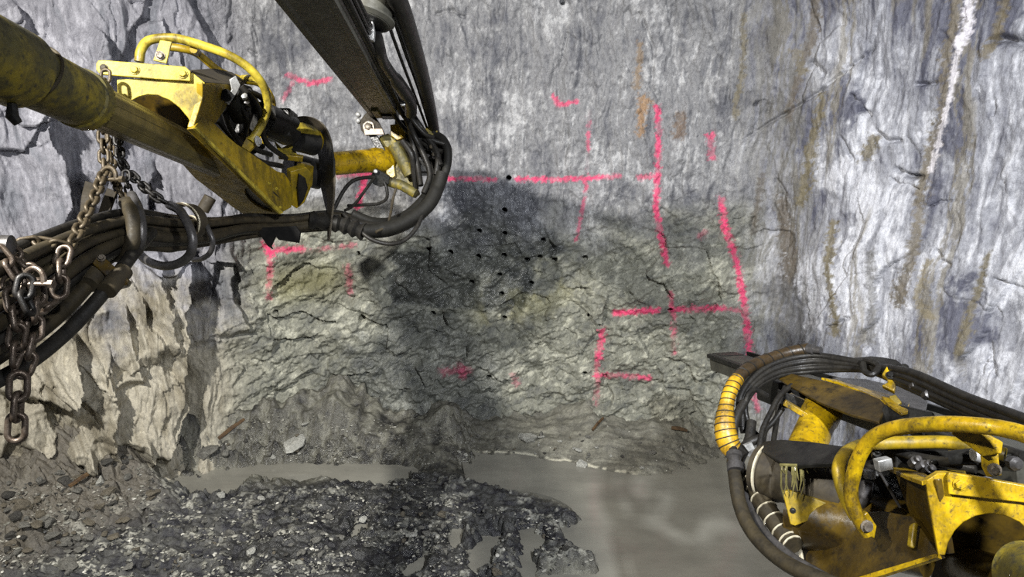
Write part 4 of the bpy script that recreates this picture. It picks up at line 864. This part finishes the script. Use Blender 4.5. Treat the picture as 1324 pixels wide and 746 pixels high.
# black hydraulics inside the guard
MB().tube([P(1240, 610, 2.6), P(1150, 585, 2.75)], .075, 20).build('valve_block', DRK, boom2); MB().box(P(1180, 588, 2.65), (RT, UP, FW), (.11, .035, .08)).build('valve_block', DRK, boom2, .006)
Pl = Plane((1120, 600, 2.85), (1280, 590, 2.7), (1150, 640, 2.8)); Pl.plate('valve_bank', [(1108, 578), (1300, 578), (1296, 612), (1205, 630), (1180, 668), (1120, 668)], .05, DRK, boom2, .01)
MB().box(P(1142, 600, 2.5), (unit(RT + UP * .2), UP - RT * .2, FW), (.026, .022, .02)).build('square_fitting', GAL, boom2, .004)
for i, (x, y, d, r) in enumerate([(1156, 578, 2.6, .02), (1140, 580, 2.62, .022), (1166, 572, 2.62, .018), (1132, 590, 2.58, .016), (1198, 612, 2.4, .02), (1190, 606, 2.45, .022), (1203, 604, 2.45, .018), (1180, 600, 2.5, .02)]):
    MB().lathe(P(x, y, d), unit(-FW + UP * .8 + RT * .3 * ((i % 3) - 1)), [(0, r), (.03, r), (.034, r * .6), (.05, r * .6), (.054, r * .3)], 8).build('fitting', GRY if i % 3 else DRK, boom2)
MB().tube([P(1228, 592, 2.3), P(1262, 590, 2.25)], [.024, .028], 14).build('plunger', DRK, boom2); MB().lathe(P(1258, 588, 2.2), RT, [(0, .02), (.012, .026), (.03, .022)], 12).build('fitting', GAL, boom2)
MB().lathe(P(1308, 598, 2.1), -FW, [(0, .022), (.02, .022), (.03, .012)], 8).build('fitting', GRY, boom2)
MB().tube([P(1122, 622, 2.6), P(1118, 640, 2.6), P(1112, 655, 2.6)], [.022, .026, .02], 12).build('pin', GRY, boom2); MB().lathe(P(1124, 618, 2.58), UP, [(0, .022), (.03, .022), (.034, .012)], 10).build('fitting', GAL, boom2)
MB().tube([P(1138, 612, 2.4), P(1164, 656, 2.42)], .005, 6).build('rod', GRY, boom2)
for pts in ([(1120, 590, 2.7), (1150, 582, 2.6), (1190, 592, 2.5), (1240, 600, 2.35)], [(1118, 605, 2.75), (1160, 596, 2.65), (1210, 600, 2.5), (1262, 606, 2.4)], [(1130, 610, 2.7), (1148, 640, 2.65), (1160, 665, 2.6)], [(1110, 640, 2.8), (1150, 650, 2.7), (1190, 680, 2.5)], [(1324, 590, 2.3), (1290, 580, 2.4), (1240, 578, 2.55), (1180, 585, 2.7)]): hose(pts, .018, RUB, 'hydraulic_line', boom2)
# rotation unit: black cylinder with a flat rubber lid and dripping grease
cy0, cy1 = P(981, 606, 3.02), P(1100, 640, 2.72); ca = unit(cy1 - cy0); cl_ = np.linalg.norm(cy1 - cy0)
MB().lathe(cy0, ca, [(0, .09), (.005, .112), (.03, .116), (.035, .108), (.045, .108), (.05, .116), (.11, .117), (.118, .11), (cl_, .108)], 40).build('rotation_unit', GUARD, boom2)
MB().lathe(cy0 + ca * .03, ca, [(0, .1185), (.008, .1185)], 40).build('pale_ring', BAND, boom2)
Pl = Plane((1000, 572, 2.95), (1090, 578, 2.62), (1010, 596, 2.78)); Pl.plate('rubber_lid', [(978, 578), (990, 570), (1010, 568), (1050, 571), (1092, 577), (1100, 590), (1094, 598), (1050, 600), (1016, 602), (1000, 592)], .02, DRK, boom2, .004)
mb = MB().tube([P(1008, 601, 2.70), P(1050, 602, 2.69), P(1092, 600, 2.68)], .006, 6)
for k in range(26):
    x = random.uniform(1010, 1038) if k < 18 else random.uniform(1040, 1090); l = random.uniform(12, 46) if k < 18 else random.uniform(4, 14)
    mb.tube([P(x, 600, 2.70), P(x + random.uniform(-3, 3), 600 + l * .6, 2.69), P(x + random.uniform(-4, 4), 600 + l, 2.69)], [.003, .004, .0012], 6)
mb.build('grease_drips', paint('grease', (112, 106, 66), .5, 20, (60, 56, 34), (90, 84, 50), .15), boom2)
Pl = Plane((1018, 640, 2.72), (1028, 690, 2.70), (1090, 655, 2.66)); Pl.plate('lower_web', [(1012, 636), (1020, 634), (1040, 640), (1085, 656), (1084, 668), (1050, 672), (1028, 680), (1022, 678)], .03, YELD, boom2, .003); Pl.bolt(1025, 660, .008, boom2, DRK, 0, .004)
MB().tube([P(1030, 665, 2.85), P(1200, 700, 2.5)], .13, 24).build('swing_housing', BRN, boom2)
# upright arm tube with fork and the feed holder
at0, at1 = P(1040, 585, 3.1), P(1063, 530, 3.3); al = np.linalg.norm(at1 - at0)
MB().lathe(at0, at1 - at0, [(0, .082), (al * .7, .080), (al * .8, .088), (al, .092), (al + .012, .08)], 30).build('arm_tube', YELR, boom2)
for a, b in (((1014, 520, 3.25), (1056, 545, 3.2)), ((1020, 511, 3.4), (1064, 534, 3.3))): MB().tube([P(*a), P(*b)], .022, prof=[(-.6, -1), (.6, -1), (.6, 1), (-.6, 1)], up=UP).build('fork_arm', YELR, boom2, .003)
MB().box(P(1036, 524, 3.35), (unit(P(1060, 536, 3.3) - P(1016, 516, 3.35)), UP, FW), (.10, .03, .05)).build('fork_block', DRK, boom2, .005)

# ------------------------------------------------------------------ feed carried by the right boom
feed2 = root('drill_feed', P(1080, 520, 3.1), 'dark feed beam lying under the hoses of the lower right boom', 'drill feed')
f0, f1_ = P(1290, 585, 2.55), P(938, 466, 4.75); fv = unit(f1_ - f0); fl2 = np.linalg.norm(f1_ - f0); fr2 = unit(np.cross(fv, (0, 0, 1))); fu2 = np.cross(fr2, fv)
def fp2(pts, a, b, name, m, bev=.003): return MB().prism([f0 + fr2 * x + fu2 * y + fv * a for x, y in pts], fv * (b - a)).build(name, m, feed2, bev)
fp2([(-.11, -.06), (-.12, .03), (-.09, .05), (.09, .05), (.12, .03), (.11, -.06)], -.2, fl2, 'beam_body', FEED, .004)
fp2([(-.13, .03), (-.16, .035), (-.16, .06), (-.13, .065)], -.2, fl2 - .05, 'slide_rail', DRK); fp2([(.13, .03), (.16, .035), (.16, .06), (.13, .065)], -.2, fl2 - .05, 'slide_rail', DRK)
fp2([(-.09, -.05), (.09, -.05), (.085, .054), (-.085, .054)], fl2 - .12, fl2 + .03, 'front_stop', DRK, .006)
Pl = Plane((1000, 480, 3.55), (1140, 528, 2.85), (1120, 545, 2.80))
Pl.plate('hood_side', [(990, 478), (1010, 480), (1080, 496), (1118, 508), (1148, 520), (1136, 546), (1100, 536), (1060, 520), (1020, 498)], .012, BRN, feed2, .002)
Pl2 = Plane((1088, 499, 3.15), (1146, 521, 2.84), (1180, 520, 3.0)); Pl2.plate('hood_top', [(1062, 488), (1084, 494), (1120, 508), (1148, 521), (1162, 516), (1146, 508), (1120, 500), (1090, 492)], .012, YELR, feed2, .002)
Pl3 = Plane((1148, 520, 2.84), (1180, 530, 2.75), (1160, 512, 2.95)); Pl3.plate('hood_lip', [(1140, 512), (1150, 514), (1166, 526), (1172, 528), (1176, 520), (1174, 532), (1166, 534), (1154, 526), (1146, 520)], .012, YELR, feed2, .002)
Pl4 = Plane((1080, 488, 3.4), (1200, 530, 2.9), (1150, 530, 2.85)); Pl4.plate('slide_plate', [(1076, 488), (1120, 490), (1170, 502), (1200, 518), (1196, 535), (1176, 540), (1150, 528), (1120, 506)], .03, GRY, feed2, .003)
MB().tube([P(1150, 536, 2.85), P(1200, 548, 2.7)], .05, 16).build('drill_rod', DRK, feed2)
Pl5 = Plane((1150, 482, 3.0), (1160, 500, 2.95), (1140, 490, 3.0)); Pl5.plate('hose_bracket', [(1140, 484), (1146, 474), (1154, 471), (1155, 476), (1150, 484), (1152, 490), (1160, 494), (1156, 506), (1144, 500), (1140, 498), (1148, 494), (1146, 488)], .03, YELR, feed2, .004); Pl5.bolt(1152, 486, .014, feed2, DRK, .005)
Pl5.plate('hose_bracket', [(1150, 512), (1158, 510), (1166, 520), (1158, 526), (1150, 520)], .02, YELD, feed2, .003)
for x, y, d in ((1166, 478, 3.0), (1172, 486, 2.95), (1158, 478, 3.0), (1180, 500, 2.85), (1196, 512, 2.75)): MB().lathe(P(x, y, d), unit(-FW + UP * .5), [(0, .018), (.03, .018), (.034, .01)], 8).build('fitting', DRK if y < 485 else GRY, feed2)
MB().prism([P(*q) for q in ((1108, 466, 3.3), (1140, 463, 3.2), (1160, 465, 3.1), (1178, 480, 2.95), (1160, 482, 3.0), (1120, 474, 3.2))], FW * .1).build('hose_cover', DRK, feed2, .006)
MB().box(P(1010, 505, 3.7), (fv, fr2, fu2), (.12, .08, .07)).build('centraliser', DRK, feed2, .01)

# ------------------------------------------------------------------ hoses of the right boom
Gr = 'thin black hoses fanned over the right feed'
for k in range(9):
    t = k / 8
    pts = [(962 - 3 * t, 560 - 10 * t, 3.3), (956 + 7 * t, 520 + 4 * t, 3.35), (970 + 10 * t, 492 + 8 * t, 3.4), (1000 + 10 * t, 470 + 15 * t, 3.45), (1046, 458 + 22 * t + random.uniform(-2, 2), 3.45), (1095, 464 + 14 * t + random.uniform(-2, 2), 3.3), (1130, 474 + 8 * t, 3.15), (1180, 482 + 22 * t, 2.85), (1250, 513 + 22 * t, 2.5), (1330, 543 + 26 * t, 2.15), (1420, 580 + 30 * t, 1.9)]
    tag(hose(pts, .013 if k % 3 else .017, RUB, 'hydraulic_hose'), 'thin wet black hose fanned over the right feed beam', 'hose', Gr)
tag(MB().tube(pxs([(1118, 466, 3.18), (1128, 468, 3.12), (1136, 474, 3.08), (1128, 484, 3.05), (1118, 480, 3.1), (1116, 470, 3.16)], 6), .014, 8).build('hose_tie', RUB), 'black tie knotted round the hoses above the right feed', 'tie')
def spiral(pts, r, m, wm_, name, label, cat, pitch=.03):
    o = tag(MB().tube(pxs(pts, 10), r if not np.isscalar(r) else [r] * (10 * (len(pts) - 1) + 1), 18).build(name, m), label, cat); o['_o'] = (0, 0, 0)
    path = pxs(pts, 10); n = len(path); cum = np.concatenate([[0], np.cumsum([np.linalg.norm(b - a) for a, b in zip(path[:-1], path[1:])])]); A = np.array(path); mb = MB(); q = []
    rr = r if not np.isscalar(r) else [r] * n
    for s_ in np.arange(0, cum[-1], pitch / 14):
        c = np.array([np.interp(s_, cum, A[:, i]) for i in range(3)]); c2 = np.array([np.interp(min(s_ + .01, cum[-1] + .0), cum, A[:, i]) for i in range(3)]) + 1e-6; T = unit(c2 - c + FW * 1e-7); a = unit(np.cross(T, (0.1, 1, 0.1))); b = np.cross(T, a); R_ = np.interp(s_, cum, rr) * 1.02
        th = 2 * math.pi * s_ / pitch; q.append(c + R_ * (a * math.cos(th) + b * math.sin(th)))
    mb.tube(q[:-1], .003, 5); mb.build('spiral_wrap', wm_, o); return o
spiral([(955, 588, 3.2), (943, 575, 3.22), (938, 556, 3.24), (938, 534, 3.27), (942, 512, 3.3), (949, 496, 3.33), (954, 490, 3.35)], [.034 + .018 * math.sin(math.pi * min(1, k / 40 + .12)) for k in range(61)], WRAP, GUARD, 'wrapped_hose', 'bright yellow taped hose standing upright by the right boom', 'hose')
spiral([(952, 492, 3.36), (962, 480, 3.4), (978, 470, 3.44), (1000, 462, 3.47), (1022, 455, 3.48), (1046, 451, 3.46)], [.030] * 51, BWRAP, RUB, 'wrapped_hose', 'brown taped hose arching over the tip of the right feed', 'hose', .06)
tag(MB().lathe(P(1044, 451, 3.45), P(1060, 453, 3.4) - P(1044, 451, 3.45), [(0, .024), (.03, .026), (.034, .018), (.07, .018)], 14).build('hose_coupling', GRY), 'grey coupling where the brown taped hose ends', 'coupling')
Gv = 'thin hose loops hanging before the right arm tube'
for pts in ([(1024, 498, 3.35), (1008, 512, 3.3), (996, 534, 3.25), (986, 556, 3.2), (982, 578, 3.15)], [(1016, 500, 3.4), (1008, 520, 3.35), (1004, 545, 3.3), (1000, 572, 3.2)], [(992, 512, 3.4), (976, 504, 3.38), (966, 512, 3.35), (964, 532, 3.32), (970, 552, 3.3), (982, 566, 3.28)], [(1012, 528, 3.3), (1000, 545, 3.28), (990, 556, 3.26), (986, 572, 3.2)]):
    tag(hose(pts, .013, RUB, 'hydraulic_hose'), 'thin black hose looping down before the right arm tube', 'hose', Gv)
Gd = 'thick hoses bending down at the end of the right boom'
for pts, r in (([(962, 520, 3.3), (950, 545, 3.25), (948, 575, 3.2), (948, 600, 3.1)], .022), ([(972, 545, 3.28), (968, 570, 3.22), (958, 590, 3.15), (950, 612, 3.05)], .024), ([(985, 566, 3.2), (966, 574, 3.2), (954, 592, 3.14), (952, 616, 3.04)], .022)):
    tag(hose(pts, r, RUB, 'hydraulic_hose'), 'thick black hose bending down beside the yellow taped hose', 'hose', Gd)
tag(hose([(948, 596, 3.08), (951, 620, 3.0), (956, 650, 2.92), (968, 680, 2.82), (988, 706, 2.7), (1016, 728, 2.58), (1052, 746, 2.45), (1110, 768, 2.3)], .030, RUBD, 'suction_hose'), 'fat dusty hose curving down the front of the right boom', 'hose')
tag(hose([(958, 600, 3.14), (962, 626, 3.05), (970, 656, 2.95), (984, 682, 2.85), (1004, 704, 2.74), (1032, 726, 2.62), (1070, 748, 2.5)], .018, GRY, 'suction_hose'), 'thinner hose running just inside the fat dusty one', 'hose')
o = tag(MB().lathe(P(949, 586, 3.08), P(951, 608, 3.02) - P(949, 586, 3.08), [(0, .034), (.02, .034), (.024, .028), (.05, .028), (.054, .036), (.09, .036)], 16).build('hose_coupling', GRY), 'dark coupling at the upper end of the fat dusty hose', 'coupling')
o = tag(hose([(972, 612, 3.06), (978, 630, 3.0), (988, 652, 2.92), (1002, 674, 2.84), (1018, 696, 2.76), (1026, 706, 2.72)], .042, RUBD, 'ribbed_hose'), 'ribbed hose with pale rings under the black rotation unit', 'hose'); o['_o'] = (0, 0, 0)
pp = pxs([(972, 612, 3.06), (978, 630, 3.0), (988, 652, 2.92), (1002, 674, 2.84), (1018, 696, 2.76), (1026, 706, 2.72)], 8)
for k in range(3, len(pp) - 1, 5): MB().lathe(pp[k], pp[k + 1] - pp[k], [(0, .042), (.001, .0455), (.005, .0455), (.006, .042)], 24).build('ring', BAND, o)
tag(MB().prism([P(*q) for q in ((962, 576, 3.14), (972, 572, 3.14), (976, 580, 3.14), (968, 584, 3.14))], FW * .02).build('clip', GAL), 'small bright clip at the end of the right boom', 'clip')
# ------------------------------------------------------------------ stones and debris on the floor
def stone_mesh(name, seed, flat, m, jag=.35, sub=3):
    import bmesh
    from mathutils import noise as mn
    bm = bmesh.new(); bmesh.ops.create_icosphere(bm, subdivisions=sub, radius=1.0); rs = random.Random(seed); pl = []
    for k in range(11): 
        v = Vector((rs.gauss(0, 1), rs.gauss(0, 1), rs.gauss(0, 1))).normalized(); pl.append((v, rs.uniform(.42, .86)))
    for v in bm.verts:
        p = v.co.copy()
        for nrm, h in pl:
            d = p.dot(nrm) - h
            if d > 0: p -= nrm * d
        p *= 1 + jag * .35 * mn.noise(p * 2.3 + Vector((seed * 3.1, 0, 0)))
        v.co = Vector((p.x, p.y * .8, p.z * flat))
    me = bpy.data.meshes.new(name); bm.to_mesh(me); bm.free(); me.materials.append(m); me.set_sharp_from_angle(angle=math.radians(28))
    me.polygons.foreach_set('use_smooth', np.ones(len(me.polygons), bool)); return me
def stone_mat(name, a, b):
    m, nt, bs = mat(name); n1 = noise_node(nt, 3.0, 8, .7); n2 = noise_node(nt, 14, 4, .6); r = ramp(nt, n1.outputs[0], [(.35, rgba(*a)), (.65, rgba(*b))]); nt.links.new(r.outputs[0], bs.inputs['Base Color']); bs.inputs['Roughness'].default_value = .6
    bump(nt, bs, [(n1.outputs[0], .6, .15), (n2.outputs[0], .4, .04)]); return m
SM = [stone_mat('grey_stone', (96, 95, 90), (140, 138, 130)), stone_mat('dark_stone', (58, 57, 55), (92, 90, 84)), stone_mat('pale_stone', (160, 160, 152), (206, 205, 196)), stone_mat('brown_stone', (98, 92, 80), (130, 122, 106))]
SMESH = [[stone_mesh('loose_stone', 10 * i + k, (.45, .6, .34, .75)[k], m) for k in range(4)] for i, m in enumerate(SM)]
def put_stone(px, py, wpx, kind, label=None, group=None, rz=None, k=None, sink=.25, name='loose_stone'):
    q = floor_hits([px], [py])[0]
    dep = (q - CAM).dot(FW); r = wpx * .5 * dep / F; k = random.randrange(4) if k is None else k
    o = bpy.data.objects.new(name, SMESH[kind][k]); COL.objects.link(o); o.scale = (r, r * random.uniform(.8, 1.1), r * random.uniform(.8, 1.15))
    o.rotation_euler = (random.uniform(-.3, .3), random.uniform(-.3, .3), random.uniform(0, 6.3) if rz is None else rz); o.location = (q[0], q[1], floor_h(q[0], q[1]) + r * (.5 - sink))
    o['label'] = label; o['category'] = 'stone'
    if group: o['group'] = group
    return o
for px, py, w_, kd, lb in [(378, 581, 40, 2, 'white angular stone at the far shore of the left puddle'), (681, 571, 34, 2, 'pale angular block on the slope under the middle of the face'), (752, 603, 20, 2, 'white stone with dark top beside the foam line'), (749, 584, 13, 2, 'small white pebble uphill of the white stone by the foam line'), (771, 580, 8, 2, 'tiny white pebble farthest up the slope near the brown stick'), (829, 607, 10, 2, 'small white flat stone on the smooth silt left of the pool'), (784, 616, 9, 0, 'small round grey pebble lying right of the foam line'),
    (571, 668, 20, 3, 'cream coloured stone in the middle of the dark rubble'), (131, 625, 20, 2, 'rounded pale stone at the foot of the left rock wall'), (329, 654, 20, 0, 'grey cobble at the near shore of the left puddle'), (339, 647, 12, 2, 'small pale cobble beside the grey one by the left puddle'), (286, 643, 15, 2, 'flat white stone jutting into the left puddle'), (291, 590, 22, 0, 'upright grey stone where the left puddle meets the slope'), (270, 590, 34, 0, 'broad grey slab stone left of the upright one by the puddle'), (324, 716, 18, 2, 'white sliver of rock in the dark rubble at lower left'), (537, 688, 10, 2, 'little white stone left of the small puddles'), (625, 712, 14, 3, 'cream stone at the edge of the curved puddle'), (532, 694, 18, 2, 'pale flat stone below the little white one in the rubble'), (470, 676, 12, 2, 'pale stone beside the tiny dark puddle'), (642, 743, 20, 3, 'cream slab at the bottom edge below the curved puddle'),
    (30, 657, 26, 3, 'brown slab stone at the left end of the rubble heap'), (165, 618, 14, 0, 'grey cobble right of the rounded pale stone by the left wall'), (88, 735, 34, 0, 'grey slab at the bottom left corner of the rubble'), (395, 552, 14, 2, 'pale stone high on the slope at the left of the face'), (700, 566, 11, 2, 'pale stone touching the right side of the angular block')]:
    put_stone(px, py, w_, kd, lb)
ZONES = [('rubble stones at the foot of the left wall', 'angular stone in the rubble heap at the foot of the left wall', [(0, 625), (170, 590), (215, 640), (180, 700), (0, 720)], 80, (7, 24), (0, 0, 1, 3, 3)),
    ('stones in the spread of rubble by the small puddles', 'broken stone in the dark rubble spread around the small puddles', [(180, 680), (330, 650), (520, 620), (640, 655), (735, 675), (750, 715), (690, 745), (150, 745)], 130, (5, 15), (0, 0, 0, 1, 0, 1, 3)),
    ('stones at the bottom left of the rubble', 'loose stone in the trampled rubble at the bottom left', [(0, 690), (200, 690), (260, 745), (0, 745)], 40, (6, 20), (0, 1, 3, 0)),
    ('stones on the slope under the face', 'small stone lying on the muck slope under the rock face', [(240, 575), (420, 555), (600, 560), (860, 560), (900, 590), (760, 600), (620, 595), (500, 600), (330, 595)], 75, (4, 10), (0, 0, 1, 2, 3))]
for gname, lab, pg, n, (w0, w1), kinds in ZONES:
    xs = [p[0] for p in pg]; ys = [p[1] for p in pg]; c = 0
    while c < n:
        x, y = random.uniform(min(xs), max(xs)), random.uniform(min(ys), max(ys))
        if inside(np.array([x]), np.array([y]), pg)[0] < 2: continue
        if max(inside(np.array([x]), np.array([y]), p)[0] for p in POOLS.values()) > -2: continue
        put_stone(x, y, w0 + (w1 - w0) * random.random() ** 2.2, random.choice(kinds), lab, gname); c += 1
# gravel: chips by the thousand, one object
import bmesh
gm, nt, bs = mat('gravel_chips'); at = nd(nt, 'ShaderNodeAttribute', attribute_name='Col'); nt.links.new(at.outputs['Color'], bs.inputs['Base Color']); bs.inputs['Roughness'].default_value = .45
ico = [Vector(v) for v in [(0, 0, 1), (.9, 0, .2), (.28, .86, .1), (-.7, .5, .25), (-.75, -.5, .1), (.28, -.85, .2), (.1, .1, -.7)]]; icf = [(0, 1, 2), (0, 2, 3), (0, 3, 4), (0, 4, 5), (0, 5, 1), (6, 2, 1), (6, 3, 2), (6, 4, 3), (6, 5, 4), (6, 1, 5)]
gv = []; gf = []; gc = []
chip = [lin(120, 119, 110), lin(86, 85, 80), lin(160, 158, 148), lin(200, 198, 188), lin(56, 56, 55)]
def chips(pg, n, r0, r1, pw):
    xs = [p[0] for p in pg]; ys = [p[1] for p in pg]
    X_ = RNG.uniform(min(xs), max(xs), n * 4); Y_ = RNG.uniform(min(ys), max(ys), n * 4); ok = inside(X_, Y_, pg) > 0
    for p in POOLS.values(): ok &= inside(X_, Y_, p) < 1
    Q = floor_hits(X_[ok][:n], Y_[ok][:n]); dens = fbm(Q[:, 0] * 2.6, Q[:, 1] * 6, 4, 341, .6)
    for q, de in zip(Q, dens):
        h = q[2]
        if random.random() > .35 + 1.6 * (de + .1): continue
        if h < .004 or q[1] > 6.7: continue
        r = r0 + (r1 - r0) * random.random() ** 3; M = Matrix.Rotation(random.uniform(0, 6.3), 3, 'Z') @ Matrix.Rotation(random.uniform(-.6, .6), 3, 'X'); k = len(gv); sx, sy, sz = r * random.uniform(.8, 1.4), r * random.uniform(.6, 1), r * random.uniform(.22, .5)
        gv.extend([tuple(M @ Vector((v.x * sx, v.y * sy, v.z * sz)) + Vector((q[0], q[1], h + sz * .3))) for v in ico]); gf.extend([tuple(i + k for i in f) for f in icf]); gc.extend([random.choices(chip, pw)[0] * random.uniform(.8, 1.15)] * 7)
chips([(-60, 640), (180, 600), (330, 645), (530, 615), (640, 655), (745, 672), (765, 725), (690, 760), (-60, 760)], 11000, .006, .024, (5, 3, 4, .5, 2))
chips([(200, 600), (260, 560), (330, 535), (600, 535), (620, 600), (420, 602), (220, 612)], 6000, .004, .016, (5, 4, 3, .3, 2))
chips([(600, 545), (900, 550), (940, 595), (860, 640), (790, 630), (640, 600)], 2200, .003, .009, (5, 3, 3, 1, 1))
me = bpy.data.meshes.new('gravel'); me.from_pydata(gv, [], gf); me.materials.append(gm); a = me.color_attributes.new('Col', 'FLOAT_COLOR', 'POINT'); a.data.foreach_set('color', np.concatenate([np.array(gc), np.ones((len(gc), 1))], 1).astype(np.float32).ravel()); me.update()
o = bpy.data.objects.new('gravel', me); COL.objects.link(o); o['kind'] = 'stuff'; tag(o, 'grey rock chips strewn all over the muck floor', 'gravel')
def stick(a, b, r, label):
    p, q = floor_hits([a[0], b[0]], [a[1], b[1]]); p[2] += r; q[2] += r * 2.5
    tag(MB().tube([p, p * .5 + q * .5 + np.array([0, 0, r * .4]), q], [r, r * 1.1, r * .8], prof=[(-1, -.5), (.2, -.7), (1, -.3), (.8, .5), (-.4, .7)]).build('broken_stick', WOOD, None, .002), label, 'stick')
stick((283, 570), (317, 548), .020, 'dark splintered stick lying on the slope left of the face'); stick((766, 558), (780, 545), .016, 'orange brown stick at the foot of the face above the white pebbles'); stick((868, 556), (888, 563), .020, 'short brown stick at the foot of the face near the right boom')
stick((90, 632), (128, 612), .018, 'grey splinter lying on the rubble heap by the left wall')
# ------------------------------------------------------------------ light
def lamp(name, loc, target, watts, col, size, angle=150, blend=.6):
    l = bpy.data.lights.new(name, 'SPOT'); l.energy = watts; l.color = col; l.shadow_soft_size = size; l.spot_size = math.radians(angle); l.spot_blend = blend
    o = bpy.data.objects.new(name, l); COL.objects.link(o); o.location = loc
    o.rotation_euler = (Vector(target) - Vector(loc)).to_track_quat('-Z', 'Y').to_euler(); return o
lamp('work_light_left', (-2.4, 0.6, 5.0), (-1.0, 6.2, .8), 2050, (1.0, .97, .91), .07, 126, 1.0)
lamp('work_light_right', (1.3, -0.6, 4.6), (2.2, 5.8, .9), 1750, (.94, .965, 1.0), .10, 118, 1.0)
w = bpy.data.worlds.new('dark'); SC.world = w; w.use_nodes = True
w.node_tree.nodes['Background'].inputs[0].default_value = (.55, .62, .8, 1); w.node_tree.nodes['Background'].inputs[1].default_value = .12
SC.view_settings.view_transform = 'Standard'; SC.view_settings.look = 'None'; SC.view_settings.gamma = 1; SC.view_settings.use_curve_mapping = False
SC.view_settings.exposure = 0.0
SC.cycles.use_denoising = False; SC.cycles.sample_clamp_indirect = 1.0; SC.cycles.blur_glossy = 1.0
for o in SC.objects:
    if '_o' in o: del o['_o']
